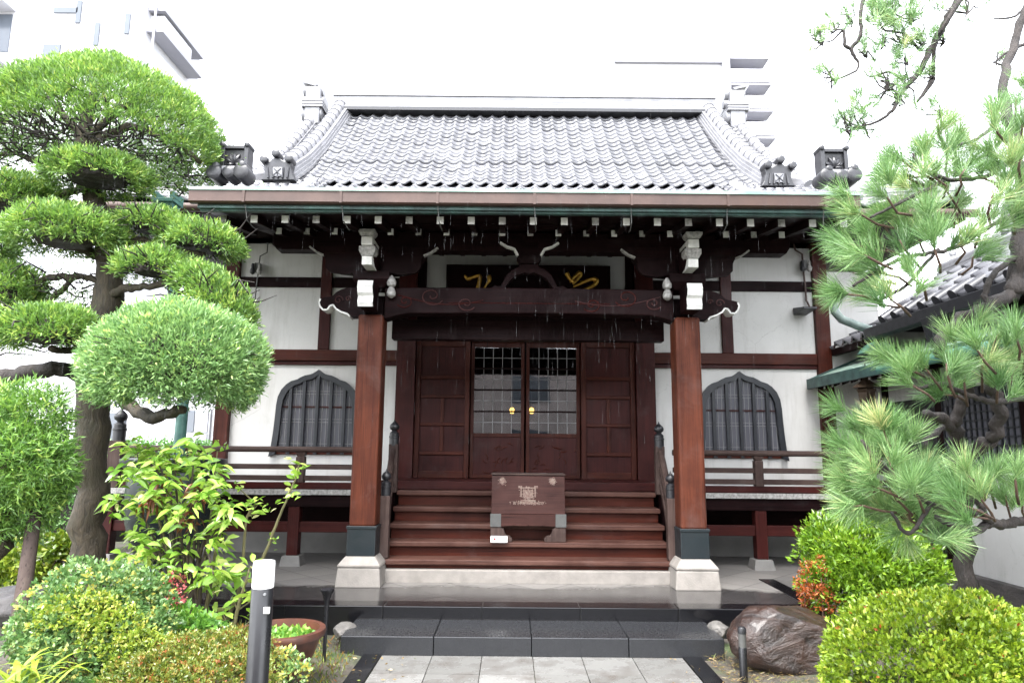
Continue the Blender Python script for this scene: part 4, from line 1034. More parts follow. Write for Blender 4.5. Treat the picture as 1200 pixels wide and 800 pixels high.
# ridge-end shields low on the slope
for s, (pxc, dy) in zip((-1, 1), ((325.5, 0), (912.5, 7))):
    yk = 8.92
    P_ = lambda a, b: (X(pxc + a * (1 if s > 0 else -1), b + dy, yk), Z(pxc + a * (1 if s > 0 else -1), b + dy, yk))
    o_ = [(-20, 211), (-17, 205), (-15, 196), (-16.5, 191), (-13, 187.5), (-8, 189), (-3, 186), (1, 182), (6, 186), (9, 188.5), (13, 188), (15, 192), (15, 200), (17, 206), (20, 211)]
    m = MB(); m.prism([P_(a, b) for a, b in o_], yk, yk + .16); SH = m.build('ridge_shield', 'tile_dark', RF, bevel=.012)
    for a, b in ((-13.5, 187), (1.5, 181), (15.5, 188)):
        q = P_(a, b); m = MB(); m.disc_y(q[0], q[1], yk - .05, yk + .14, .055, 16, .012); m.build('shield_knob', 'tile_dark', RF, smooth=True)
    q = P_(0, 202); m = MB(); m.box(q[0] - .065, q[0] + .065, yk - .022, yk - .003, q[1] - .065, q[1] + .065); m.build('shield_crest', 'tile_ridge', RF, bevel=.006)
    m = MB(); w_ = .05
    for sx, sz in ((1, 1), (1, -1)): m.beam((q[0] - w_ * sx, yk - .026, q[1] - w_ * sz), (q[0] + w_ * sx, yk - .026, q[1] + w_ * sz), .012, .014, up=(0, 1, 0))
    m.build('shield_crest', 'tile_dark', RF)
    for k_ in range(-2, 3):
        q2 = P_(k_ * 5.5, 209); m = MB(); m.tube([(q2[0], yk - .02, q2[1]), (q2[0] - .01 * k_, yk - .012, q2[1] + .16)], [.014, .006], 6); m.build('shield_fold', 'tile_dark', RF)
# square crested ornaments at the porch corners with roundels below
for s, (pxc, pyc) in zip((-1, 1), ((274, 186), (978.5, 190))):
    yk = 6.35
    c = at(pxc, pyc, yk); a_, h_ = .115, .125
    m = MB(); m.box(c[0] - a_, c[0] + a_, yk + .03, yk + .14, c[2] - h_, c[2] + h_); CO = m.build('corner_ornament', 'iron_black', KR, bevel=.004)  # near-black backing, shade painted into the frame's recess
    m = MB()
    for sx in (-1, 1): m.box(c[0] + sx * a_ - .02, c[0] + sx * a_ + .02, yk, yk + .15, c[2] - h_ - .02, c[2] + h_ + .012)
    for sz in (-1, 1): m.box(c[0] - a_ + .021, c[0] + a_ - .021, yk + .002, yk + .15, c[2] + sz * h_ - .017, c[2] + sz * h_ + .017)
    m.build('ornament_frame', 'tile_dark', KR, bevel=.004)
    for sx in (-1, 1):
        m = MB(); m.disc_y(c[0] + sx * (a_ + .006), c[2] + h_ + .022, yk - .01, yk + .14, .027, 12, .008); m.build('ornament_knob', 'tile_dark', KR, smooth=True)
    m = MB()
    for a in (-1.9, -1.15, -.5, 0, .5, 1.15, 1.9):
        le = .085 if abs(a) < 1.2 else .07
        pts = [(c[0] + math.sin(a) * le * q, yk + .022 - .012 * math.sin(q * 3), c[2] - .05 + math.cos(a) * le * q + .012 * q) for q in np.linspace(0.1, 1.25, 6)]
        m.tube(pts, [.006, .014, .018, .017, .012, .003], 6)
    m.build('leaf_crest', 'tile_dark', KR, smooth=True)
    for dx, dz, r_ in ((-.135, -.185, .072), (.005, -.185, .06), (.125, -.175, .075), (-.12, -.12, .035), (.13, -.11, .04)):
        m = MB(); m.disc_y(c[0] + dx, c[2] + dz, yk - .12, yk + .08, r_, 18, .014); m.build('roundel', 'tile_dark', KR, smooth=True)
    m = MB(); m.tube([(c[0] - .12, yk - .03, c[2] - .125), (c[0] + .12, yk - .03, c[2] - .125)], .035, 10); m.build('roundel_bar', 'tile_ridge', KR, smooth=True)

# ------------------------------------------------------------------ rain basin and downpipes
bc = at(205, 540, 7.35)
T_ = thing('rain_basin', 'dark bronze rain basin with a wide rim under the green downpipe, behind the leafy shrub', 'basin', (bc[0], 7.35, PT))
m = MB(); m.lathe([(.30, .20), (.31, .32), (.26, .40), (.34, .52), (.42, .80), (.44, 1.10), (.43, 1.30), (.50, 1.36), (.515, 1.40), (.515, 1.435), (.47, 1.44), (.40, 1.40), (.38, 1.25), (.02, 1.24)], bc[0], 7.35, 40); m.build('basin_bowl', 'bronze', T_, smooth=True)
m = MB(); m.lathe([(.445, .98), (.455, .99), (.455, 1.02), (.445, 1.03)], bc[0], 7.35, 40); m.build('basin_band', 'iron_black', T_, smooth=True)
hp = at(196, 243, 7.55)
T_ = thing('downpipe', 'green weathered copper hopper and downpipe falling into the bronze basin', 'downpipe', (bc[0], 7.45, 1.25))
m = MB(); m.frustum(hp[0], 7.55, hp[2] - .16, hp[2] + .03, .085, .085, .105, .105); m.box(hp[0] - .125, hp[0] + .125, 7.43, 7.67, hp[2] + .031, hp[2] + .075)
for sx in (-1, 1): m.box(hp[0] + sx * .10 - .026, hp[0] + sx * .10 + .026, 7.43, 7.67, hp[2] + .0755, hp[2] + .15)
m.build('hopper', 'verdigris', T_, bevel=.005)
m = MB(); m.tube([(hp[0], 7.55, hp[2] - .15), (hp[0] + .01, 7.53, hp[2] - .5), (bc[0] - .01, 7.44, 2.6), (bc[0], 7.42, 1.30)], [.066, .064, .062, .06], 14); m.build('pipe', 'verdigris', T_, smooth=True)
for z_ in (1.9, 2.9, 3.6):
    m = MB(); xx = np.interp(z_, [1.3, hp[2]], [bc[0], hp[0]]); m.lathe([(.072, z_ - .03), (.076, z_ - .025), (.076, z_ + .025), (.072, z_ + .03)], xx, np.interp(z_, [1.3, 2.6, hp[2]], [7.42, 7.44, 7.55]), 14); m.build('pipe_collar', 'verdigris_dark', T_, smooth=True)

yk = 8.0
T_ = thing('downspout', 'grey-green copper downspout with a flared square collar beside the right corner post', 'downspout', at(1028, 440, yk))
m = MB(); m.tube([at(975, 352, 8.05), at(979, 366, 8.0), at(986, 374, 8.0), at(1006, 382, 8.0), at(1022, 387, 8.0), at(1028, 394, 8.0), at(1029, 404, 8.0)], .05, 14); m.build('pipe', 'verdigris_grey', T_, smooth=True)
c = at(1028, 408, yk); m = MB(); m.frustum(c[0], yk, c[2] - .05, c[2] + .02, .165, .165, .12, .12); m.frustum(c[0], yk, c[2] + .0205, c[2] + .07, .12, .12, .07, .07); m.build('collar', 'verdigris', T_, bevel=.005)
m = MB(); c2 = at(1029, 446, yk); m.box(c[0] - .06, c[0] + .06, yk - .06, yk + .06, c2[2], c[2] - .051); m.build('pipe', 'iron_black', T_, bevel=.01)
yk = 7.7; c = at(1016, 462, yk)
T_ = thing('hanging_lantern', 'small brown bronze lantern hanging under the tip of the green pent roof', 'lantern', (c[0], yk, c[2] - .2))
m = MB(); m.lathe([(.05, c[2] - .19), (.09, c[2] - .17), (.085, c[2] - .13), (.10, c[2] + .02), (.115, c[2] + .05), (.10, c[2] + .07)], c[0], yk, 6); m.build('lantern_body', 'bronze_brown', T_, bevel=.004)
m = MB(); m.lathe([(.16, c[2] + .072), (.15, c[2] + .09), (.07, c[2] + .14), (.04, c[2] + .17), (.045, c[2] + .2), (.01, c[2] + .24)], c[0], yk, 6); m.build('lantern_roof', 'bronze_brown', T_, bevel=.004)
m = MB(); m.tube([(c[0], yk, c[2] + .23), (c[0], yk, c[2] + .40)], .008, 6); m.build('hanger', 'iron_black', T_)

# fittings on the wall: two conduit-fed floodlights and a small camera
for s, pp in ((-1, [(314, 285), (313, 296), (305, 300), (303, 315), (300, 340), (298, 358), (294, 366)]), (1, [(930, 286), (932, 293), (940, 298), (941, 312), (943, 330), (945, 352), (949, 360), (962, 362)])):
    pts = [at(a, b, YW - .05) for a, b in pp]
    T_ = thing('wall_fitting', 'two-bulbed wall fitting on a bent conduit beside the ' + ('left' if s < 0 else 'right') + ' corner post', 'fitting', pts[3], 'fittings high on the plaster')
    m = MB(); m.tube(pts, .014 if s > 0 else .009, 8); m.build('conduit', 'bracket_grey' if s < 0 else 'copper_brown', T_, smooth=True)
    c = pts[3]
    m = MB(); m.box(c[0] - .035, c[0] + .035, YW - .12, YW - .03, c[2] - .06, c[2] + .07); m.build('junction_box', 'bracket_grey', T_, bevel=.008)
    for q in (-1, 1):
        m = MB(); m.lathe([(.012, c[2] - .10), (.03, c[2] - .085), (.036, c[2] - .05), (.02, c[2] - .01), (.018, c[2] + .05)], c[0] + q * .045, YW - .14, 12); m.build('bulb', 'iron_black' if q < 0 else 'white_worn', T_, smooth=True)
    if s > 0:
        e = at(940, 362, YW - .1); m = MB(); m.prism_x([(YW - .35, e[2] - .02), (YW - .02, e[2] + .03), (YW - .02, e[2] - .07), (YW - .35, e[2] - .05)], e[0] - .09, e[0] + .09); m.build('flood_lamp', 'iron_black', T_, bevel=.006)
yk = YW - .2; c = at(757, 384, yk)
T_ = thing('security_camera', 'tiny white security camera under the beam beside the right porch column', 'camera', c)
m = MB(); m.tube([(c[0], yk - .11, c[2] - .01), (c[0], yk + .02, c[2])], .026, 14); m.build('camera_body', 'plastic_white', T_, smooth=True)
m = MB(); m.tube([(c[0], yk - .114, c[2] - .01), (c[0], yk - .1101, c[2] - .01)], .017, 12); m.build('lens', 'plastic_black', T_)
m = MB(); m.box(c[0] - .012, c[0] + .03, yk, YW - .08, c[2] + .02, c[2] + .055); m.build('bracket', 'plastic_white', T_)

# ------------------------------------------------------------------ offertory box on the second tread
bz = .605; by = 7.43
x0, x1 = X(575, 610, by), X(663, 612, by); xm = (x0 + x1) / 2
OB = thing('offertory_box', 'dark wooden offertory box with worn pale crest, standing on the stair before the doors', 'offertory box', (xm, by + .1, bz))
zt = bz + .69; za = bz + .285
m = MB(); m.prism_x([(by + .0, za), (by + .05, zt - .01), (by + .09, zt), (by + .50, zt), (by + .50, za)], x0 + .006, x1 - .006); m.build('box_body', 'box_wood', OB, bevel=.004)
m = MB(); m.prism_x([(by + .04, zt + .001), (by + .04, zt + .012), (by + .50, zt + .012), (by + .50, zt + .001)], x0, x1); m.build('box_rim', 'wood_worn_x', OB)
ap = [(x0, za - .002), (x0, za - .125), (x0 + .12, za - .125), (x0 + .20, za - .118), (xm - .16, za - .118), (xm - .15, za - .105), (xm - .14, za - .118), (xm - .01, za - .118), (xm, za - .10), (xm + .01, za - .118), (xm + .14, za - .118), (xm + .15, za - .105), (xm + .16, za - .118), (x1 - .20, za - .118), (x1 - .12, za - .125), (x1, za - .125), (x1, za - .002)]
m = MB(); m.prism(ap, by - .025, by + .03); m.build('apron', 'box_wood', OB)
for a, b in ((x0 - .004, x0 + .11), (x1 - .11, x1 + .004)):
    m = MB(); m.box(a, b, by - .031, by - .0255, za - .13, za + .004); m.build('metal_corner', 'bracket_grey', OB, bevel=.002)
for s, xe in ((1, x0), (-1, x1)):
    o_ = [(0, 0), (.225, 0), (.23, .03), (.20, .06), (.165, .065), (.15, .09), (.14, .13), (.09, .158), (0, .158)]
    m = MB(); m.prism([(xe + s * a, bz + .001 + b) for a, b in o_], by - .02, by + .07); m.build('foot', 'wood_worn_z', OB, bevel=.006)
m = MB(); m.box(x0 + .03, x1 - .03, by + .30, by + .34, bz, za - .004); m.build('back_board', 'wood_dark_x', OB)
def on_front(z): return by + .05 * (z - za) / (zt - .01 - za)      # the front board leans back a little
def scuff(cx, cz, w_, h_, n, name, mat='crest_pale'):
    m = MB()
    for i in range(n):
        a = cx + random.gauss(0, .38) * w_; b = cz + random.gauss(0, .38) * h_; a = min(max(a, cx - w_), cx + w_); b = min(max(b, cz - h_), cz + h_)
        r_ = random.uniform(.002, .007); k_ = 6; ph = random.uniform(0, 6); yy_ = on_front(b) - .0016 - .00001 * (i % 60)
        m.add([(a + r_ * random.uniform(.6, 1.6) * math.cos(ph + 6.283 * j / k_), yy_, b + r_ * random.uniform(.5, 1.1) * math.sin(ph + 6.283 * j / k_)) for j in range(k_)], [tuple(range(k_ - 1, -1, -1))])
    return m.build(name, mat, OB)
for px in (588.5, 647.5): scuff(X(px, 563, by), Z(px, 563.5, by + .03), .046, .043, 230, 'worn_crest')
cx_, cz_ = X(619, 578, by), Z(619, 578.5, by + .02)
cr = MB()
for (a, b, w_, h_) in ((-.075, 0, .008, .072), (.075, 0, .008, .072), (0, -.068, .08, .007), (0, .062, .085, .007), (0, .034, .05, .007), (0, .0, .052, .009), (0, -.034, .05, .007), (-.048, 0, .006, .05), (.048, 0, .006, .05), (-.085, .072, .02, .012), (.085, .072, .02, .012)):
    yy_ = on_front(cz_ + b) - .004
    cr.box(cx_ + a - w_, cx_ + a + w_, yy_, yy_ + .006, cz_ + b - h_, cz_ + b + h_)
cr.build('seal_mark', 'crest_pale', OB, bevel=.002)
scuff(cx_, cz_ - .09, .19, .024, 360, 'worn_crest')
scuff(cx_, cz_, .095, .08, 420, 'worn_crest')
lx0, lx1 = X(575, 629, by - .06), X(594.5, 629, by - .06)
LB = thing('paper_label', 'white notice with red and grey marks at the left foot of the offertory box', 'notice', ((lx0 + lx1) / 2, by - .06, bz))
m = MB(); m.prism_x([(by - .066, bz + .001), (by - .060, bz + .066), (by - .057, bz + .066), (by - .05, bz + .001)], lx0, lx1); m.build('notice_board', 'plastic_white', LB)
m = MB(); m.disc_y(lx0 + .042, bz + .035, by - .0652, by - .0635, .013, 12); m.build('red_mark', 'red_ink', LB)
m = MB()
for i in range(4): m.box(lx0 + .075 + i * .022, lx0 + .09 + i * .022, by - .0652, by - .0635, bz + .030, bz + .040)
m.build('writing', 'grey_ink', LB)

# ------------------------------------------------------------------ annex on the right
AX = 4.86
A = thing('annex', 'white plaster annex with tiled roof and green copper pent roof behind the pine', 'building', (6.5, 6.0, 0))
def ax(name, mat, *a, **k): return bx(name, mat, *a, parent=A, **k)
ax('wall', 'plaster', AX, AX + .15, 2.0, 9.05, .32, 3.3, bevel=0)
ax('plinth', 'rock_grey', AX - .08, AX + .16, 2.0, 9.05, -.02, .318)
ax('end_wall', 'plaster', AX + .15, 10, 8.95, 9.05, .3, 3.3, bevel=0)
ax('end_wall', 'plaster', AX + .15, 10, 2.0, 2.1, .3, 3.3, bevel=0)
for y in (8.85, 7.75, 6.45, 5.0): ax('post', 'wood_dark_z', AX - .03, AX + .1, y - .06, y + .06, .32, 3.05)
ax('beam', 'wood_dark_y', AX - .035, AX + .1, 2.0, 9.0, 2.52, 2.62); ax('sill_beam', 'wood_dark_y', AX - .045, AX + .1, 2.0, 7.70, 1.38, 1.46)
ax('doorway', 'iron_black', AX - .02, AX + .02, 7.82, 8.78, .33, 2.2)
for (ya, yb) in ((5.07, 6.38), (6.52, 7.68)):
    w_ = ax('lattice_window', 'frosted_glass', AX - .012, AX + .02, ya, yb, 1.47, 2.25, bevel=0)
    m = MB(); n = int((yb - ya) / .085)
    for i in range(n + 1): yy_ = ya + (yb - ya) * i / n; m.box(AX - .03, AX - .013, yy_ - .009, yy_ + .009, 1.47, 2.25)
    m.build('lattice', 'lattice_dark', w_)
    m = MB()
    for i in range(10): zz = 1.47 + .78 * i / 9; m.box(AX - .034, AX - .0305, ya, yb, zz - .007, zz + .007)
    m.build('lattice', 'lattice_dark', w_)
# pent roof
m = MB(); m.prism([(3.93, 2.42), (3.93, 2.50), (AX + .02, 2.90), (AX + .02, 2.84)], 2.2, 8.98); m.build('pent_roof', 'verdigris_pale', A)
m = MB(); m.box(3.90, 3.928, 2.2, 9.0, 2.385, 2.515); m.build('pent_fascia', 'verdigris_dark', A, bevel=.004)
m = MB(); m.prism([(3.93, 2.385), (3.93, 2.519), (AX, 2.918), (AX, 2.76)], 8.985, 9.03); m.build('barge_board', 'verdigris_dark', A)
for i in range(9):
    yy_ = 8.85 - i * .22
    m = MB(); m.prism([(3.97, 2.36), (3.97, 2.415), (AX, 2.80), (AX, 2.75)], yy_ - .02, yy_ + .02); r_ = m.build('pent_rafter', 'wood_dark_x', A)
    m = MB(); m.box(3.962, 3.969, yy_ - .018, yy_ + .018, 2.362, 2.412); m.build('rafter_end', 'white_worn', r_)
m = MB(); m.tube([(3.86, 7.1, 2.42), (3.86, 2.2, 2.40)], .05, 12); m.build('pent_gutter', 'verdigris', A, smooth=True)
# main roof of the annex
def tiles_to(parent, a, b, c, d, nr, tw=.25, name='tile_slope'):
    a, b, c, d = [np.array(q, float) for q in (a, b, c, d)]; nc = max(3, int(np.linalg.norm(b - a) / tw)); V = []; Fq = []; T = []
    up = np.cross(b - a, d - a); up /= np.linalg.norm(up); up = up if up[2] > 0 else -up
    for r in range(nr):
        for t_, off in ((r / nr, -.006), (r / nr, .030), (min(1, (r + 1.1) / nr), .0)):
            l = a + (d - a) * t_; h_ = b + (c - b) * t_
            for j in range(nc * 8 + 1):
                u_ = (j % 8) / 8; w = -.025 * math.sin(math.pi * u_ / .6) if u_ < .6 else .05 * math.sin(math.pi * (u_ - .6) / .4)
                V.append(l + (h_ - l) * j / (nc * 8) + up * (w + off)); T.append(.6 + .3 * math.sin((j // 8) * 1.7 + r * 2.3))
    n = nc * 8 + 1
    for r in range(nr):
        for k_ in range(2):
            for j in range(n - 1):
                q = (r * 3 + k_) * n + j; Fq += [(q, q + 1, q + n + 1), (q, q + n + 1, q + n)]
    return raw_mesh(name, 'roof_tile', np.array(V), np.array(Fq), np.array(T), parent)
ARF = tiles_to(A, (4.22, 7.8, 3.04), (4.22, 1.8, 3.04), (5.95, 1.8, 4.25), (5.95, 7.8, 4.25), 8, name='roof')
m = MB(); m.prism([(4.26, 2.98), (4.26, 3.02), (5.95, 4.20), (7.6, 3.0), (7.6, 2.9)], 1.85, 7.75); m.build('roof_board', 'wood_dark_y', A)
m = MB()
for i in range(23):
    yy_ = 7.8 - .25 * (i + .8)
    if yy_ < 1.9: break
    m = MB(); m.tube([(4.19, yy_, 3.05), (4.34, yy_, 3.15)], .055, 12); m.build('eave_roundel', 'tile_dark', ARF, smooth=True)
ridge_line([(5.02, 7.75, 3.60), (5.02, 1.9, 3.62)], .12, .10, 2, 'band_ridge', A, .05)
for i in range(8):
    m = MB(); m.lathe([(.001, 3.78), (.035, 3.78), (.04, 3.82), (.02, 3.85)], 5.0, 7.5 - i * .42, 8); m.build('ridge_boss', 'tile_ridge', A, smooth=True)
ridge_line([(5.95, 7.8, 4.24), (5.95, 1.8, 4.24)], .25, .22, 3, 'ridge', A, .1)
m = MB(); m.box(4.10, 4.20, 1.9, 7.85, 2.86, 2.985); m.build('roof_gutter', 'iron_black', A, bevel=.01)
m = MB(); m.box(4.205, 4.24, 1.9, 7.82, 2.86, 3.0); m.build('fascia', 'bracket_grey', A)
m = MB(); m.box(4.24, AX, 1.9, 7.8, 2.95, 2.99); m.build('soffit', 'wood_dark_y', A)
c = at(1115, 352, 5.9); m = MB(); m.frustum(4.12, 6.55, 2.62, 2.87, .05, .05, .085, .085); m.build('hopper', 'iron_black', A, bevel=.005)
m = MB(); m.tube([(4.12, 6.55, 2.63), (4.12, 6.55, 2.50)], .04, 10); m.build('pipe', 'iron_black', A, smooth=True)
ax('link_wall', 'plaster', 4.29, AX + .1, 9.06, 9.14, .3, 4.0, bevel=0)
# lower return roof against the hall
tiles_to(A, (4.25, 9.0, 2.93), (4.25, 7.85, 2.93), (AX, 7.85, 3.25), (AX, 9.0, 3.25), 3, .22, 'return_roof')
m = MB(); m.box(4.26, 4.32, 7.85, 9.0, 2.83, 2.92); m.build('fascia', 'wood_dark_y', A)

# ------------------------------------------------------------------ far buildings
yb = 26.0
bR = X(166, 40, yb)
Bq = thing('apartment_block', 'tall white apartment block rising over the rounded pine crown on the left', 'building', (bR - 9, yb + 6, 0))
def fb(name, mat, x0, x1, y0, y1, z0, z1, par): return bx(name, mat, x0, x1, y0, y1, z0, z1, parent=par, bevel=0)
fb('wall', 'far_white', bR - 22, bR, yb, yb + 5, 0, 26, Bq)
for (px, py, w_, h_) in ((113, 40, .10, .5), (149, 28, .10, .45), (77, 12, .5, .12), (92, 14, .10, .5), (60, 60, .35, .3)):
    c = at(px, py, yb - .05); fb('window', 'far_window', c[0] - w_, c[0] + w_, yb - .06, yb - .002, c[2] - h_, c[2] + h_, Bq)
for py in (19, 67):
    c = at(170, py, yb); b_ = fb('balcony', 'far_white', bR + .002, bR + .6, yb + .5, yb + 3, c[2] - .35, c[2] + .35, Bq)
for py in (30, 80, 5):
    c = at(172, py, yb); fb('balcony_slab', 'far_grey', bR + .004, bR + .7, yb + .3, yb + 4, c[2] - .08, c[2] + .06, Bq)
m = MB(); c = at(172, 40, yb); m.tube([(bR + .35, yb + .25, 0), (bR + .35, yb + .25, 25)], .05, 8); m.build('drainpipe', 'far_grey', Bq)
for py in (10, 75):
    c = at(0, py, yb); b_ = fb('balcony', 'far_white', bR - 22, X(18, 20, yb), yb - 1.2, yb - .003, c[2] - .15, c[2] + .5 if py == 10 else c[2] + .05, Bq)
c0, c1 = at(0, 74, yb), at(12, 46, yb)
m = MB()
for i in range(14): m.box(c1[0] - i * .16 - .02, c1[0] - i * .16 + .02, yb - 1.18, yb - 1.14, c0[2], c1[2])
m.box(c1[0] - 2.4, c1[0] + .05, yb - 1.2, yb - 1.13, c1[2] + .001, c1[2] + .06); m.build('balcony_rail', 'far_window', Bq)
c = at(6, 30, yb - .02); fb('window', 'far_window', c[0] - .9, c[0] + .25, yb - .03, yb - .001, c[2] - 1.2, c[2] + .5, Bq)

yb2 = 46.0
T2 = thing('tower_block', 'pale tower block with balconies showing over the right end of the roof ridge', 'building', (X(810, 110, yb2), yb2 + 6, 0))
xa, xb, xc_ = X(720, 90, yb2), X(900, 90, yb2), X(850, 90, yb2); zt2 = Z(810, 69, yb2)
fb('wall', 'far_white', xa, xc_ - .01, yb2, yb2 + 12, 0, zt2, T2)
fb('wall', 'far_white', xc_, xb, yb2 + 1.2, yb2 + 12, 0, zt2, T2)
fb('roof_slab', 'far_grey', xa, xc_, yb2 - .25, yb2 - .002, zt2 - .42, zt2 + .05, T2)
fb('corner_pier', 'far_grey', xc_ - .25, xc_ + .25, yb2 - .4, yb2 + 1.2, 0, zt2 + .3, T2)
for k_ in range(7):
    z1_ = zt2 - k_ * 2.05
    fb('balcony_slab', 'far_white', xc_ + .26, xb + .15 * (k_ + 1) * .4, yb2 - .3, yb2 + 1.19, z1_ - 1.95, z1_ - .95, T2)
    fb('balcony_slab', 'far_grey', xc_ + .26, xb + .06 * (k_ + 1), yb2 - .28, yb2 + 1.19, z1_ - .12, z1_ + .02, T2)
    fb('window', 'far_grey', xc_ + .5, xb - .3, yb2 + 1.1, yb2 + 1.199, z1_ - .85, z1_ - .16, T2)
for k_ in range(3): fb('roof_vent', 'far_grey', X(735 + k_ * 20, 110, yb2), X(738 + k_ * 20, 110, yb2), yb2 - .1, yb2 - .003, Z(735, 111, yb2), Z(735, 108.5, yb2), T2)

yb3 = 15.0
T3 = thing('white_house', 'low white house with a sliding window behind the hedge, left of the hall', 'house', (X(150, 500, yb3), yb3 + 4, 0))
xr_ = X(330, 500, yb3); zr_ = Z(200, 350, yb3)
fb('wall', 'far_white', X(-250, 500, yb3), xr_, yb3, yb3 + 6, 0, 4.9, T3)
c = at(229, 505, yb3 - .03); w_ = fb('window', 'rail_metal', c[0] - .32, c[0] + .32, yb3 - .08, yb3 - .002, c[2] - .55, c[2] + .48, T3)
fb('glass_pane', 'far_window', c[0] - .28, c[0] - .02, yb3 - .10, yb3 - .082, c[2] - .02, c[2] + .44, w_); fb('glass_pane', 'far_grey', c[0] + .02, c[0] + .28, yb3 - .10, yb3 - .082, c[2] - .02, c[2] + .44, w_)
fb('lower_panel', 'far_grey', c[0] - .28, c[0] + .28, yb3 - .10, yb3 - .082, c[2] - .5, c[2] - .06, w_)
c = at(36, 300, yb3 - .03); w_ = fb('window', 'rail_metal', c[0] - .4, c[0] + .3, yb3 - .08, yb3 - .002, c[2] - .45, c[2] + .2, T3)
c = at(133, 500, yb3 - .03); w_ = fb('window', 'far_window', c[0] - .25, c[0] + .25, yb3 - .08, yb3 - .002, c[2] - .3, c[2] + .3, T3)

# the street side behind the camera, mirrored in the door glass
T4 = thing('street_building', 'brown street building facing the hall, seen mirrored in the door glass', 'building', (0, -20, 0))
fb('wall', 'far_brick', -13, 13, -24, -17, -.02, 6.8, T4)
for i in range(6):
    for j in range(2): fb('window', 'far_window', -12 + i * 4, -10 + i * 4, -17, -16.96, 1.2 + j * 2.8, 2.6 + j * 2.8, T4)

# ------------------------------------------------------------------ vegetation
def px_path(pts):      # (px, py, distance, radius in px)
    P = [at(a, b, d) for a, b, d, _ in pts]; Rr = [r_ * d / 800 for _, _, d, r_ in pts]
    return P, Rr
def smooth_path(P, Rr, n=5, wig=0.0, seed=0):
    rg = np.random.default_rng(seed); P = np.array(P); k = len(P)
    t = np.linspace(0, k - 1, (k - 1) * n + 1); out = []
    for u_ in t:
        i = min(int(u_), k - 2); f = u_ - i
        p0, p1, p2, p3 = P[max(i - 1, 0)], P[i], P[i + 1], P[min(i + 2, k - 1)]
        out.append(.5 * ((2 * p1) + (-p0 + p2) * f + (2 * p0 - 5 * p1 + 4 * p2 - p3) * f * f + (-p0 + 3 * p1 - 3 * p2 + p3) * f ** 3))
    out = np.array(out); rr = np.interp(t, range(k), Rr)
    if wig: out[1:-1] += rg.normal(size=(len(out) - 2, 3)) * wig * rr[1:-1, None] * 1.0
    return list(out), list(rr * (1 + .045 * rg.normal(size=len(rr))))
def limb(m, pts, n=5, wig=.25, seed=0, sides=10):
    P, Rr = px_path(pts); P, Rr = smooth_path(P, Rr, n, wig, seed); m.tube(P, [max(.002, r_) for r_ in Rr], sides)

# ---- cloud-pruned tree on the left
TB = at(100, 690, 6.2)
CT = thing('cloud_pruned_tree', 'cloud-pruned evergreen with round clipped leaf pads and a mossy trunk, left of the hall', 'tree', (TB[0], 6.2, .15))
m = MB(); limb(m, [(103, 720, 6.2, 22), (103, 680, 6.2, 18.5), (106, 600, 6.2, 17.5), (107, 530, 6.2, 17.5), (110, 460, 6.2, 17.5), (117, 400, 6.2, 17.5), (127, 340, 6.2, 16), (126, 290, 6.2, 13), (112, 240, 6.25, 12), (100, 200, 6.3, 11), (98, 160, 6.3, 9), (110, 110, 6.3, 5)], wig=.10, seed=1, sides=16)
m.build('trunk', 'bark', CT, smooth='full')
LIMBS = [[(118, 420, 6.2, 9), (150, 470, 5.9, 8), (180, 488, 5.6, 7), (215, 480, 5.3, 5)], [(108, 470, 6.2, 8), (90, 440, 6.1, 8), (60, 432, 6.0, 9), (20, 440, 6.0, 10), (-30, 446, 6.0, 11)],
         [(124, 345, 6.2, 6), (150, 338, 6.0, 5), (175, 336, 5.9, 4), (215, 332, 5.8, 4), (245, 345, 5.8, 3)], [(124, 300, 6.2, 6), (145, 285, 6.1, 5), (170, 283, 6.0, 4), (200, 292, 6.0, 4), (240, 298, 6.0, 3)],
         [(120, 330, 6.2, 4), (95, 325, 6.2, 4), (60, 325, 6.2, 4), (30, 335, 6.2, 3)], [(115, 300, 6.2, 6), (90, 290, 6.0, 5), (60, 285, 5.9, 4)], [(104, 215, 6.3, 5), (60, 235, 6.2, 4), (20, 250, 6.2, 3)],
         [(100, 185, 6.3, 6), (60, 195, 6.3, 4), (20, 180, 6.3, 3), (-20, 186, 6.3, 3)], [(98, 175, 6.3, 6), (150, 150, 6.3, 5), (200, 165, 6.3, 4), (235, 190, 6.3, 3)], [(99, 165, 6.3, 5), (140, 130, 6.2, 4), (170, 115, 6.2, 3)], [(98, 165, 6.3, 5), (60, 120, 6.3, 4), (30, 110, 6.3, 3)],
         [(105, 400, 6.2, 5), (85, 410, 5.9, 4), (60, 408, 5.6, 4)], [(90, 320, 6.2, 3), (60, 350, 6.2, 3), (30, 365, 6.2, 3)]]
for i, l in enumerate(LIMBS):
    m = MB(); limb(m, l, wig=.2, seed=20 + i); m.build('limb', 'bark' if i != 1 else 'bark_pine', CT, smooth='full')
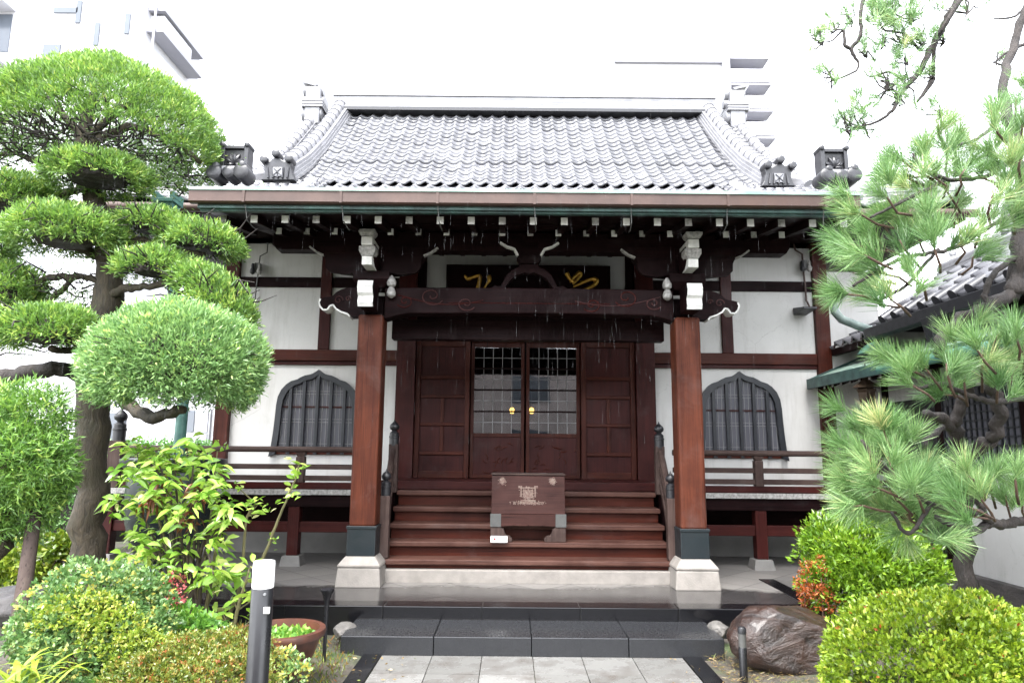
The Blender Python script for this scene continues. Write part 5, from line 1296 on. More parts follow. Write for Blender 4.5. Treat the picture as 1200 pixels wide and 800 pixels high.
# twiggy underside of the pads
def twigs(c, rad, n, seed, zf=(-.3, .35), length=.3):
    rg = np.random.default_rng(seed); m = MB()
    for i in range(n):
        a = rg.random() * 6.28; r_ = math.sqrt(rg.random()) * .82
        p = np.array(c) + np.array([rad[0] * r_ * math.cos(a), rad[1] * r_ * math.sin(a), rad[2] * rg.uniform(*zf)])
        d = np.array([math.cos(a) + rg.normal() * .6, math.sin(a) + rg.normal() * .6, rg.uniform(-.1, .9)]); d /= np.linalg.norm(d)
        L_ = length * rg.uniform(.5, 1.2); q = p + d * L_ * .5 + rg.normal(size=3) * .03; e = p + d * L_ + rg.normal(size=3) * .05
        m.tube([p, q, e], [.010, .007, .003], 5, cap=False)
    return m
def pad(px, py, d, rx, ry, name='leaf_pad', mat='leaf_maki', lower=-.1, per=1150, L=.052, W=.0125, seed=0, tilt=None, depth=.85, tw=40, core=.52, **kw):
    c = at(px, py, d); s = d * 1.0 / 800
    rad = np.array([rx * s, max(rx, ry) * s * depth, ry * s])
    P, D, T = shell(c, rad, per, lower, kw.pop('thick', .28), kw.pop('lumps', .10), 9, seed=seed, tilt=tilt, **kw)
    o = leaves(name, mat, P, D, L * rng.uniform(.7, 1.2, len(P)), W, CT, T)
    if core:  # solid dark core added to stop sky light coming through the leaves
        bm = bmesh.new(); bmesh.ops.create_icosphere(bm, subdivisions=4, radius=1.0); co = np.array([v.co for v in bm.verts]); bm.free()
        bm = bmesh.new(); bmesh.ops.create_icosphere(bm, subdivisions=4, radius=1.0)
        r2 = core * (1 + .12 * wob(co, 7, seed) + .08 * wob(co, 17, seed + 1)); pp = co * r2[:, None] * rad
        lo_ = max(lower, -.5) * rad[2] * .8; pp[:, 2] = np.maximum(pp[:, 2], lo_ + .04 * rad[2] * wob(co, 9, seed))
        if tilt is not None:
            ca, sa = math.cos(tilt), math.sin(tilt); x_, z_ = pp[:, 0].copy(), pp[:, 2].copy(); pp[:, 0] = x_ * ca + z_ * sa; pp[:, 2] = -x_ * sa + z_ * ca
        off_ = c - np.array(CT.location)
        for v, q in zip(bm.verts, pp): v.co = q + off_
        me = bpy.data.meshes.new('opaque_core'); bm.to_mesh(me); bm.free(); me.materials.append(MATS['bark_pine']); oc = bpy.data.objects.new('opaque_core', me); COL.objects.link(oc); oc.parent = CT
    if tw:
        m = twigs(c, rad * .9, tw, seed, (-.15, .3), .26); m.build('twigs', 'bark_pine', CT, smooth='full')
    return o
pad(118, 178, 6.3, 146, 108, per=900, lower=-.02, seed=1, tilt=R(6), depth=.8, tw=260, thick=.17, core=0)
pad(114, 208, 5.9, 62, 27, seed=2, lower=-.35)
pad(14, 240, 6.2, 64, 34, seed=3, lower=-.3)
pad(76, 276, 5.8, 68, 32, seed=4, lower=-.45)
pad(180, 266, 6.0, 42, 20, seed=5, lower=-.4)
pad(236, 287, 6.0, 50, 25, seed=6, lower=-.3, tilt=R(8))
pad(184, 318, 5.8, 46, 26, seed=7, lower=-.2)
pad(248, 352, 5.8, 56, 34, seed=8, lower=-.3, tilt=R(38))
pad(6, 345, 6.2, 42, 36, seed=9, lower=-.5)
pad(60, 392, 5.6, 60, 32, seed=10, lower=-.35)
pad(207, 429, 5.2, 99, 73, mat='leaf_maki_blue', per=1500, L=.047, W=.012, seed=11, lower=-.62, depth=.85, tw=60, lumps=.07)
pad(-25, 290, 6.2, 40, 30, seed=13, lower=-.4)
# loose inner growth, shade inside the crown put into darker leaf tints
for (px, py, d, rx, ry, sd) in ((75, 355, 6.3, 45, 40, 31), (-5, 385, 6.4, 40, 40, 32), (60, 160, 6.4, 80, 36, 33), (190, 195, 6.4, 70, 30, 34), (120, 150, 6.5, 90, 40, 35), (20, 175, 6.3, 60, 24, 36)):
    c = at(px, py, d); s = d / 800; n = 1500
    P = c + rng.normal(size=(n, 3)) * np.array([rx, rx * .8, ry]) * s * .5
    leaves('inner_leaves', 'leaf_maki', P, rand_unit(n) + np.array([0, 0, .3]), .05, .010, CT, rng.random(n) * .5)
    twigs(c, np.array([rx, rx, ry]) * s, 40, sd, (-.9, .9), .22).build('twigs', 'bark_pine', CT, smooth='full')

# ---- second, feathery tree at the left edge with a leaning weathered prop
c = at(28, 545, 4.9)
FT = thing('feathery_evergreen', 'lower feathery evergreen crown at the left edge, hanging in front of the mossy trunk', 'tree', (c[0] - .2, 4.9, .2))
s = 4.9 / 800
P, D, T = cat3([shell(at(x, y, 4.9 + dy), np.array([a * s, a * s * .8, b * s]), 620, -.95, .5, .14, 9, seed=40 + i, upb=.15, spread=.9)
                for i, (x, y, a, b, dy) in enumerate(((30, 494, 48, 46, 0), (16, 545, 64, 45, -.1), (14, 592, 52, 38, 0), (50, 560, 34, 34, .1), (-30, 520, 60, 70, .1)))])
leaves('foliage', 'leaf_feather', P, D, .060 * rng.uniform(.7, 1.25, len(P)), .011, FT, T)
m = MB(); limb(m, [(-20, 700, 4.9, 14), (-5, 620, 4.9, 12), (5, 560, 4.9, 9), (15, 500, 4.9, 5)], seed=3); m.build('trunk', 'bark', FT, smooth='full')
a, b = at(12, 800, 4.5), at(46, 565, 4.95)
SP = thing('tree_prop', 'leaning weathered wooden prop pole under the feathery crown at the left', 'prop pole', (a[0], a[1], .05))
a = at(8, 815, 4.5); m = MB(); m.tube([a, a * .5 + b * .5 + np.array([.006, 0, 0]), b], [.052, .047, .040], 12); m.build('pole', 'stake_wood', SP, smooth=True)

# ---- shrubs
def bush(name, label, cat, lobes, d, mat, L, W, per, seed, lower=-.55, k=7, stems=10, stem_mat='twig', spread=.85, upb=.25, thick=.35, lumps=.16, tint_shift=0., big=False, mats=None, part='foliage', base=None, fold=.18):
    s = d / 800
    px, py = lobes[0][0], lobes[0][1]
    c0 = at(px, py, d); zb = float(gh(c0[0], c0[1])) if base is None else base
    T_ = thing(name, label, cat, (c0[0], d + lobes[0][4], zb))
    lst = []
    for i, lb in enumerate(lobes):
        x, y, a, b, dy = lb
        lst.append(shell(at(x, y, d + dy), np.array([a * s, a * s * .85, b * s]), per, lower, thick, lumps, k, seed=seed + i, spread=spread, upb=upb, jit=L * .35))
    P, D, T = cat3(lst)
    keep = P[:, 2] > zb - .02; P, D, T = P[keep], D[keep], T[keep]
    T = np.clip(T + tint_shift, 0, 1)
    leaves(part, mat, P, D, L * rng.uniform(.65, 1.25, len(P)), W * rng.uniform(.8, 1.2, len(P)), T_, T, big=big, fold=fold)
    if stems:
        rg = np.random.default_rng(seed)
        for i in range(stems):
            x, y, a, b, dy = lobes[i % len(lobes)]
            e = at(x, y, d + dy) + np.array([a * s * rg.normal() * .45, a * s * rg.normal() * .35, b * s * rg.uniform(-.2, .5)])
            st_ = np.array([c0[0] + rg.normal() * .07, d + lobes[0][4] + rg.normal() * .06, zb - .03])
            md_ = st_ * .5 + e * .5 + rg.normal(size=3) * .04
            m = MB(); m.tube(smooth_path([st_, md_, e], [.013, .010, .004], 4)[0], list(np.linspace(.013, .004, 9)), 6); m.build('stem', stem_mat, T_, smooth='full')
    return T_
# clipped azalea dome, bottom right
bush('azalea_dome', 'large clipped yellow-green azalea dome at the lower right corner', 'shrub', [(1105, 806, 134, 108, .2), (1205, 812, 118, 92, .3)], 4.1, 'leaf_azalea', .032, .018, 1020, 60, lower=-.35, k=7, stems=8, spread=.85, upb=.45, thick=.22, lumps=.075)
bush('azalea_bush', 'bright green bushy azalea behind the wet brown rock', 'shrub', [(1020, 655, 74, 44, 0), (985, 640, 40, 32, .1), (1060, 668, 44, 36, .05), (995, 690, 46, 34, -.1), (1040, 690, 48, 30, -.15)], 6.05, 'leaf_lime', .054, .019, 420, 70, lower=-.8, k=10, spread=.85, upb=.5, thick=.55, lumps=.32)
bush('rusty_shrub', 'small rusty red-brown shrub between the wet rock and the bright green azalea', 'shrub', [(953, 680, 18, 24, 0), (960, 702, 20, 18, .0)], 5.85, 'leaf_rust', .030, .012, 520, 78, lower=-.9, lumps=.3, k=6, stems=8)
bush('mottled_shrub', 'blue-green shrub mottled with yellow leaves in the left foreground', 'shrub', [(110, 705, 68, 44, 0), (70, 740, 52, 42, -.05), (150, 745, 50, 40, -.1), (105, 760, 66, 50, -.15), (165, 700, 34, 26, .1)], 4.35, 'leaf_box', .030, .018, 900, 80, lower=-.75, k=7, spread=1.0, thick=.5, lumps=.2)
bush('golden_shrub', 'golden yellow-leaved shrub in front of the mottled blue-green shrub', 'shrub', [(92, 722, 40, 26, -.22), (135, 745, 34, 28, -.25), (120, 715, 34, 18, -.12), (165, 768, 36, 24, -.3)], 4.3, 'leaf_box_yellow', .026, .015, 620, 90, lower=-.5, k=7, spread=1.0, thick=.5, stems=6)
bush('pale_hydrangea', 'pale yellow-green broad-leaved shrub behind the leaning prop pole', 'shrub', [(40, 660, 46, 28, 0), (15, 690, 40, 30, -.1), (70, 645, 26, 18, .1)], 6.4, 'leaf_box_yellow', .06, .034, 330, 100, lower=-.6, k=6, spread=1.0, thick=.5, tint_shift=-.12)
bush('low_azalea', 'low yellow-green and reddish groundcover shrub behind the white-topped bollard', 'shrub', [(225, 785, 66, 36, 0), (180, 800, 50, 30, -.15), (275, 762, 42, 24, .2), (255, 800, 60, 30, -.2)], 4.0, 'leaf_cover', .021, .010, 1900, 110, lower=-.3, k=7, spread=.95, thick=.4, lumps=.22, stems=6)
bush('ivy_patch', 'small dark green leafy clump at the foot of the mottled shrub', 'shrub', [(200, 735, 36, 22, 0), (235, 745, 30, 20, 0), (150, 790, 42, 24, -.4)], 4.6, 'leaf_green', .045, .026, 500, 118, lower=-.4, k=5, spread=1.0, stems=0)
bush('spotted_plant', 'pale speckled low leaves beside the bollard foot', 'plant', [(328, 778, 24, 16, 0), (345, 790, 18, 12, -.05)], 4.3, 'leaf_box', .03, .018, 900, 124, lower=-.3, k=5, spread=1.0, stems=0, tint_shift=.25)
bush('pink_begonia', 'small pink-flowered plant beside the dark stone under the leafy shrub', 'flower', [(200, 695, 16, 22, 0), (165, 712, 20, 20, -.1)], 5.0, 'petal_pink', .022, .014, 900, 128, lower=-.8, k=4, spread=1.0, stems=3)
for (lb_, dd_, mt_, n_) in ((( 1105, 806, 134, 108, .2), 4.1, 'leaf_rust', 60), ((1020, 655, 74, 44, 0), 6.05, 'leaf_brown', 16)):
    c_ = at(lb_[0], lb_[1], dd_ + lb_[4]); q_ = rand_unit(n_ * 4); q_ = q_[(q_[:, 2] > .1) & (q_[:, 1] < .3)][:n_]
    o_ = [o for o in bpy.data.objects if o.name == ('azalea_dome' if mt_ == 'leaf_rust' else 'azalea_bush')][0]
    sc_ = dd_ / 800
    leaves('dead_leaves', mt_, c_ + q_ * np.array([lb_[2] * sc_, lb_[2] * sc_ * .85, lb_[3] * sc_]) * .99, q_ + rand_unit(len(q_)) * .8, .03, .014, o_)
# hedges behind
for nm, lb, x0, x1, z0, z1, d in (('clipped_hedge', 'long clipped green hedge in front of the white house, left of the hall', 60, 300, 0, Z(200, 523, 12.0), 12.0), ('rear_hedge', 'tall green hedge at the far left behind the mossy trunk', -120, 128, 0, Z(100, 548, 9.6), 9.6)):
    xa_, xb_ = X(x0, 500, d), X(x1, 500, d); n = int((xb_ - xa_) * (z1 - z0) * 900)
    T_ = thing(nm, lb, 'hedge', ((xa_ + xb_) / 2, d, 0))
    P = np.stack([rng.uniform(xa_, xb_, n), d + rng.normal(size=n) * .05, rng.uniform(0.05, z1, n)], -1); D = np.array([0, -.6, .35]) + rand_unit(n) * .8
    n2 = n // 3; P2 = np.stack([rng.uniform(xa_, xb_, n2), d + rng.uniform(0, .7, n2), z1 + rng.normal(size=n2) * .05], -1); D2 = np.array([0, -.1, .8]) + rand_unit(n2) * .7
    P = np.concatenate([P, P2]); D = np.concatenate([D, D2])
    leaves('foliage', 'leaf_hedge', P, D, .07, .036, T_, np.clip(.5 + .22 * rng.normal(size=len(P)), 0, 1))
    m = MB(); m.box(xa_, xb_, d + .06, d + .65, .0, z1 - .04); m.build('opaque_core', 'bark_pine', T_)  # solid dark core added behind the hedge leaves

# ---- the tall variegated shrub and its straggling stems
c = at(225, 735, 5.2); zb = float(gh(c[0], 5.2))
AU = thing('leafy_shrub', 'tall loose shrub with big pale-edged green leaves in front of the bronze basin', 'shrub', (c[0], 5.2, zb))
def rosette(px, py, d, n, L, up=.35):
    p = at(px, py, d); a = rng.random(n) * 6.28
    D = np.stack([np.cos(a), np.sin(a), rng.uniform(-.55, .75, n) + up * .3], -1)
    return np.repeat(p[None], n, 0) + rng.normal(size=(n, 3)) * .025, D, np.clip(rng.normal(size=n) * .27 + .47, 0, 1), np.full(n, L) * rng.uniform(.65, 1.15, n)
ros = []
tips = []
rg = np.random.default_rng(5)
for i in range(125):
    u_ = rg.random(); y = 520 + 165 * rg.random() ** 1.1; ctr = np.interp(y, [520, 600, 690], [195, 200, 215]); hw = np.interp(y, [515, 560, 620, 690], [50, 62, 75, 55])
    x = ctr + rg.uniform(-1, 1) * hw; d = 5.2 + rg.uniform(-.35, .3); tips.append((x, y, d)); ros.append(rosette(x, y, d, 9, .118))
for (x, y, d) in ((255, 528, 5.2), (228, 520, 5.1), (160, 530, 5.2), (265, 590, 5.1), (256, 615, 5.1)): tips.append((x, y, d)); ros.append(rosette(x, y, d, 8, .13, .8))
P, D, T, L_ = [np.concatenate(q) for q in zip(*ros)]
leaves('foliage', 'leaf_aucuba', P, D, L_, L_ * .31, AU, T, big=True, droop=.5, fold=.12)
for i, (x, y, d) in enumerate(tips):
    if i % 6 and i < 125: continue
    b0 = at(222 + rg.uniform(-16, 20), 742, 5.2); e = at(x, y, d); md_ = at(np.interp(.5, [0, 1], [225, x]) + rg.uniform(-8, 12), 650, 5.2)
    m = MB(); q, rr = smooth_path([b0, md_, e], [.017, .012, .005], 6, .3, i); m.tube(q, list(np.linspace(.018, .005, len(q))), 7); m.build('stem', 'stem_green' if i % 3 else 'bark', AU, smooth='full')
P = np.concatenate([at(x, y, 5.05) + rng.normal(size=(26, 3)) * .035 for x, y in ((218, 608), (232, 575), (190, 570), (175, 585))]); n = len(P)
leaves('withered_leaves', 'leaf_brown', P, rand_unit(n) + np.array([0, 0, -.5]), .08, .026, AU, droop=.4)
def straggler(label, pts, tufts, d, n_leaf=9, L=.10, grp=None):
    b0 = at(*pts[0], d)
    T_ = thing('sapling', label, 'plant', (b0[0], d, float(gh(b0[0], d))))
    q, rr = smooth_path([at(a, b, d) for a, b in pts], np.linspace(.016, .007, len(pts)), 5, .2, len(pts))
    m = MB(); m.tube(q, rr, 7); m.build('stem', 'stem_green', T_, smooth='full')
    rs = [rosette(a, b, d + rng.uniform(-.05, .05), n_leaf, L * f, .9) for a, b, f in tufts]
    P, D, T, LL = [np.concatenate(q) for q in zip(*rs)]
    leaves('leaves', 'leaf_aucuba', P, D, LL, LL * .40, T_, np.clip(T + .12, 0, 1), big=True, droop=.2, fold=.12)
    for a, b, f in tufts[1:]:
        m = MB(); k_ = min(pts, key=lambda q_: abs(q_[1] - b - 12)); m.tube([at(*k_, d), at(a, b, d)], [.006, .004], 5); m.build('side_stem', 'stem_green', T_)
straggler('slender leaning sapling with one tuft of pale leaves reaching up to the veranda rail', [(298, 735), (306, 665), (318, 630), (332, 595), (346, 562)], [(347, 555, 1.15), (340, 575, .8), (350, 545, .9), (336, 585, .7), (322, 635, .6)], 5.3)
straggler('thin twiggy sapling with small leaf tufts just right of the big leafy shrub', [(262, 735), (280, 690), (286, 640), (290, 605), (300, 590)], [(293, 595, .9), (303, 590, .8), (280, 572, .8), (288, 610, .7), (312, 597, .6)], 5.25)
straggler('short broad-leaved sapling behind the white-topped bollard', [(272, 748), (278, 715), (285, 690), (292, 668)], [(265, 672, 1.35), (290, 680, 1.2), (275, 705, 1.2), (300, 700, 1.1), (262, 720, 1.2), (292, 665, 1.1), (300, 720, 1.0)], 5.0, 8, .12)
# strap-leaved clump at the bottom left
c = at(20, 800, 3.6); DL = thing('strap_leaf_clump', 'clump of long arching strap leaves at the bottom left corner', 'plant', (c[0], 3.6, .2))
m = MB(); 
for i in range(34):
    a = rg.random() * 6.28; L_ = rg.uniform(.22, .42); w_ = .012; b0 = c + np.array([rg.normal() * .05, rg.normal() * .05, -.05]); pr_ = None; vs = []
    for q in np.linspace(0, 1, 7):
        p_ = b0 + np.array([math.cos(a) * L_ * q * .8, math.sin(a) * L_ * q * .8, L_ * (1.1 * q - .85 * q * q)]); sd = np.array([-math.sin(a), math.cos(a), 0]) * w_ * (1 - q ** 2 * .95); vs += [p_ - sd, p_ + sd]
    m.add(vs, [(2 * j, 2 * j + 1, 2 * j + 3, 2 * j + 2) for j in range(6)])
nv = len(m.v); o = m.build('leaves', 'leaf_box_yellow', DL, smooth='full', tint=np.repeat(rng.uniform(.3, .7, 34), 14))

# ---- black pine on the right
pb = at(1131, 720, 4.7)
PN = thing('black_pine', 'black pine with long needle tufts and twisted dark branches along the right edge', 'tree', (pb[0], 4.7, .1))
BR = [[(1131, 740, 4.7, 13), (1131, 690, 4.7, 11), (1130, 620, 4.6, 10.5), (1128, 560, 4.4, 10), (1125, 520, 4.2, 9)],
      [(1126, 545, 4.3, 9), (1145, 525, 4.1, 8), (1163, 515, 4.0, 8), (1172, 480, 3.9, 8), (1160, 440, 3.8, 7), (1170, 410, 3.7, 7)],
      [(1125, 520, 4.2, 8), (1118, 500, 4.1, 8), (1128, 470, 4.0, 7), (1140, 445, 3.9, 5)], [(1120, 510, 4.2, 7), (1105, 492, 4.0, 7), (1085, 482, 3.9, 5)], [(1122, 535, 4.2, 6), (1100, 545, 3.9, 5), (1085, 520, 3.7, 4), (1105, 500, 3.8, 4)],
      [(1260, 330, 3.7, 11), (1205, 338, 3.7, 10), (1185, 345, 3.7, 9), (1155, 360, 3.6, 8), (1125, 375, 3.6, 7.5), (1104, 395, 3.5, 7), (1100, 420, 3.5, 5)],
      [(1190, 345, 3.7, 11), (1192, 290, 3.7, 12), (1200, 240, 3.7, 11), (1190, 170, 3.8, 10), (1175, 110, 3.9, 8), (1185, 60, 4.0, 7), (1210, -10, 4.0, 7)],
      [(1192, 300, 3.7, 5), (1165, 320, 3.6, 5), (1155, 350, 3.6, 4), (1178, 372, 3.6, 4)], [(1195, 250, 3.7, 6), (1160, 265, 3.5, 4), (1120, 290, 3.4, 3.5), (1070, 300, 3.3, 3.5), (1040, 310, 3.25, 3), (1000, 335, 3.2, 2)],
      [(1100, 292, 3.4, 3), (1060, 335, 3.3, 2.5), (1030, 352, 3.2, 2)], [(1190, 180, 3.8, 5), (1160, 205, 3.5, 4), (1110, 210, 3.3, 3.5), (1080, 195, 3.2, 3), (1070, 180, 3.2, 2)],
      [(1110, 210, 3.3, 3), (1060, 235, 3.2, 3), (1020, 255, 3.2, 2)], [(1180, 130, 3.9, 4), (1150, 160, 3.6, 3), (1125, 170, 3.4, 2.5)],
      [(1230, 600, 3.6, 6), (1190, 612, 3.5, 6), (1160, 612, 3.4, 5.5), (1150, 595, 3.3, 5), (1145, 570, 3.3, 4)], [(1160, 612, 3.4, 5), (1140, 622, 3.3, 5), (1115, 615, 3.2, 4), (1095, 605, 3.2, 3)],
      [(1150, 600, 3.3, 4), (1120, 598, 3.2, 4), (1090, 590, 3.2, 3), (1060, 570, 3.15, 2.5), (1030, 545, 3.1, 2)], [(1090, 590, 3.2, 3), (1065, 625, 3.2, 2.5), (1045, 600, 3.15, 2)],
      [(1060, 570, 3.15, 2.5), (1020, 530, 3.1, 2.5), (1010, 515, 3.1, 2)], [(1230, 455, 3.6, 5), (1180, 470, 3.5, 4), (1140, 465, 3.4, 3.5), (1105, 450, 3.4, 3), (1075, 455, 3.3, 2)],
      # thin bare upper boughs
      [(1205, -30, 4.4, 8), (1140, -20, 4.6, 7), (1112, 20, 4.7, 6), (1092, 55, 4.8, 5.5), (1075, 88, 4.8, 4.5), (1058, 106, 4.8, 4), (1045, 130, 4.8, 3), (1020, 146, 4.8, 2), (990, 150, 4.8, 1.2)],
      [(1140, -20, 4.6, 6), (1112, 22, 4.6, 4), (1096, 50, 4.7, 3.5), (1094, 90, 4.8, 3), (1090, 98, 4.8, 5), (1075, 120, 4.8, 1.5)],
      [(1030, -20, 4.8, 4), (1010, 5, 4.8, 3.5), (1008, 42, 4.8, 3), (998, 58, 4.8, 3.5), (1006, 75, 4.8, 1.8), (1000, 85, 4.8, 1.8), (970, 97, 4.8, 1.2)], [(998, 58, 4.8, 3), (990, 52, 4.8, 3), (988, 36, 4.8, 2), (975, 48, 4.8, 1.4), (958, 50, 4.8, 1)],
      [(1065, 103, 4.8, 3), (1045, 85, 4.8, 2), (1020, 90, 4.8, 1.3), (1012, 82, 4.8, 1)], [(1078, 60, 4.8, 2.5), (1060, 40, 4.8, 2), (1035, 35, 4.8, 1.5), (1030, 20, 4.8, 1)],
      [(1205, 50, 4.5, 3.5), (1180, 62, 4.5, 2.5), (1167, 72, 4.5, 1.5)], [(1200, 10, 4.5, 2.5), (1188, 20, 4.5, 2), (1165, 22, 4.5, 1.2)]]
for i, l in enumerate(BR):
    m = MB(); limb(m, [(a_, b_, c_, d_ * (.72 if b_ < 330 else .9)) for a_, b_, c_, d_ in l], n=7, wig=.22, seed=50 + i, sides=9); m.build('trunk' if i == 0 else 'branch', 'bark_pine', PN, smooth='full')
TF = """1085 180 -.3 1|1060 190 -.8 .6|1110 182 .3 1|1070 208 -.8 .2|1095 208 0 .8|1125 207 .5 .7|1100 158 0 1|1120 165 .4 1|1045 205 -.9 .3|1165 140 -.2 1|1190 125 .2 1|1180 168 0 1|1150 175 -.6 .7|1195 188 .3 .8|1150 208 -.5 .5|1180 218 0 .6|1198 150 .1 .9
1040 232 -.6 .6|1010 252 -.9 .4|1060 252 -.2 .8|1090 252 .2 .9|1120 242 .4 .8|1000 287 -1 .1|1030 282 -.6 .5|1060 292 -.3 .7|1095 292 .1 .9|1125 287 .5 .7|1150 268 .6 .7|1010 322 -1 .2|1040 322 -.6 .3|1070 327 -.2 .8|993 345 -1 -.1|1020 352 -.8 .1|1045 352 -.4 .5|1140 302 .8 .6|1160 240 .3 .8|1185 250 .2 .8|1110 225 -.2 .8|1035 262 -.4 .7|1075 275 0 .8|1015 300 -.7 .4
1055 428 -.8 .4|1085 432 -.3 .8|1070 452 -.5 .5|1110 438 0 .9|1130 448 .2 .9|1150 432 .3 .9|1165 402 .5 .9|1190 392 .2 1|1190 432 .6 .7|1105 462 -.6 .1|1170 452 .4 .6|1145 410 -.4 .9|1198 412 .3 .8
1010 508 -.7 .6|1035 503 -.2 .9|1055 523 .2 .9|995 527 -1 .2|1020 538 -.7 .5|1045 548 -.2 .7|1000 562 -1 0|1030 572 -.7 .3|1060 563 .1 .8|1085 558 .3 .9|1010 592 -1 -.1|1045 597 -.6 .2|1075 593 0 .7|1100 578 .5 .8|1060 622 -.5 .0|1085 617 .2 .4|1100 627 .6 -.2|1025 515 -.5 .8|1040 530 -.4 .7|1015 575 -.9 .3|1065 600 -.2 .5|1070 575 -.1 .8|1030 600 -.8 .0|1050 585 -.3 .5
1135 558 -.3 .9|1160 568 .1 .9|1190 563 .2 .9|1130 592 -.8 .4|1180 592 .0 .8|1122 602 -.9 0|1198 580 .2 .9|1150 585 -.2 .8"""
NP, ND, NT, NL = [], [], [], []
def tuft(px, py, dx, dy, d, n, L):
    c = at(px, py, d); ax_ = unit(np.array([dx, rng.uniform(-.6, .35), dy]))
    d_ = unit(ax_ * .95 + rand_unit(n) * .78); stem_t = rng.random(n) * .05
    NP.append(c + ax_ * stem_t[:, None] + rng.normal(size=(n, 3)) * .006); ND.append(d_ + np.array([0, 0, .12]))
    NT.append(np.clip(.5 + .14 * rng.normal() + .16 * rng.normal(size=n), 0, 1)); NL.append(L * rng.uniform(.75, 1.12, n))
shoots = MB()
for row in TF.split('\n'):
    for q in row.split('|'):
        x, y, dx, dy = map(float, q.split())
        d = 3.25 + rng.uniform(-.25, .3)
        for k_ in range(3):
            jx, jy = (rng.normal(size=2) * 11) if k_ else (0, 0)
            tuft(x + jx, y + jy, dx + rng.normal() * .3, dy + rng.normal() * .25, d + (k_ > 0) * rng.uniform(-.15, .3), 150, .132)
        p0 = at(x - dx * 30 + 10, y + abs(dy) * 24 + 6, d + .08); p1 = at(x, y, d); p2 = p1 + unit(np.array([dx, 0, dy])) * .05
        m = MB(); m.tube([p0, p0 * .5 + p1 * .5 + rng.normal(size=3) * .012, p1, p2], [.0065, .006, .005, .003], 6); m.build('shoot', 'twig', PN, smooth='full')
needles('needles', 'needle', np.concatenate(NP), np.concatenate(ND), np.concatenate(NL), .0020, PN, np.concatenate(NT))
# sparse short tufts and twiglets on the bare upper boughs
NP, ND, NT, NL = [], [], [], []
for (x, y, sp, n) in ((1040, 20, 26, 9), (1045, 5, 22, 6), (1055, 45, 22, 7), (1030, 45, 18, 4), (1035, 100, 24, 7), (1050, 108, 16, 5), (1010, 145, 22, 8), (990, 150, 18, 6), (1005, 125, 14, 3), (970, 85, 18, 5), (960, 45, 18, 5), (975, 30, 14, 4), (995, 20, 10, 3), (1060, 70, 14, 3), (1100, 130, 14, 3), (1170, 70, 8, 2), (1035, 10, 30, 10), (1065, 15, 22, 8), (1078, 48, 18, 6), (1090, 88, 14, 4), (1060, 95, 22, 6), (1102, 45, 12, 4), (1012, 60, 14, 4), (1130, 10, 22, 5)):
    tw_ = MB()
    for k_ in range(int(n * 1.7)):
        a, b = x + rng.normal() * sp * .6, y + rng.normal() * sp * .5
        tuft(a, b, rng.normal() * .6, rng.uniform(.1, 1), 4.8 + rng.normal() * .15, 34, .10)
        p1 = at(a, b, 4.8); p0 = at(x + 4, y + 6, 4.8)
        tw_.tube([p0, p0 * .65 + p1 * .35 + rng.normal(size=3) * .02, p0 * .3 + p1 * .7 + rng.normal(size=3) * .02, p1], [.007, .006, .005, .003], 5, cap=False)
    tw_.build('twigs', 'bark_pine', PN, smooth='full')
needles('needles', 'needle', np.concatenate(NP), np.concatenate(ND), np.concatenate(NL), .0030, PN, np.concatenate(NT))

# ------------------------------------------------------------------ rocks
def rock(name, label, px, py, d, a, b, c_, mat, seed, zb=None, sharp=.35, cat='rock'):
    bm = bmesh.new(); bmesh.ops.create_icosphere(bm, subdivisions=5, radius=1.0)
    co = np.array([v.co for v in bm.verts]); rg_ = np.random.default_rng(seed)
    f = np.ones(len(co))
    for i in range(16):        # facets: planes that cut the ball
        n_ = unit(rg_.normal(size=3)); k_ = rg_.uniform(.62, .95); dd = co @ n_; f = np.minimum(f, np.where(dd > .05, k_ / np.maximum(dd, .05), 9))
    f = np.minimum(f, 1.0)
    r_ = f * (1 + .05 * wob(co, 5, seed) + .03 * wob(co, 11, seed + 2) + .018 * wob(co, 23, seed + 4) + .01 * wob(co, 41, seed + 6))
    co = co * r_[:, None] * np.array([a, b, c_])
    cen = at(px, py, d)
    zb = float(gh(cen[0], d)) if zb is None else zb
    for v, q in zip(bm.verts, co): v.co = q + np.array([0, 0, cen[2] - zb])
    me = bpy.data.meshes.new(name); bm.to_mesh(me); bm.free(); me.materials.append(MATS[mat])
    for p_ in me.polygons: p_.use_smooth = True
    o = bpy.data.objects.new(name, me); COL.objects.link(o); o.location = (cen[0], d, zb)
    return tag(o, label, cat)
rock('wet_rock', 'big dark brown wet rock at the right end of the granite step', 925, 752, 5.35, .46, .30, .29, 'rock_wet', 3)
rock('flat_rock', 'pale grey boulder sloping under the left prop pole', 30, 722, 5.4, .55, .3, .22, 'rock_grey', 5)
rock('dark_stone', 'small dark stone among pink flowers under the leafy shrub', 190, 706, 5.25, .13, .12, .13, 'rock_wet', 8)
rock('kerb_stone', 'rough pale stone at the left end of the granite step', 404, 741, 5.8, .10, .14, .08, 'rock_pale', 9)
rock('edge_stone', 'rough pale stone at the right end of the granite step, behind the wet rock', 842, 737, 5.88, .09, .12, .07, 'rock_pale', 12)

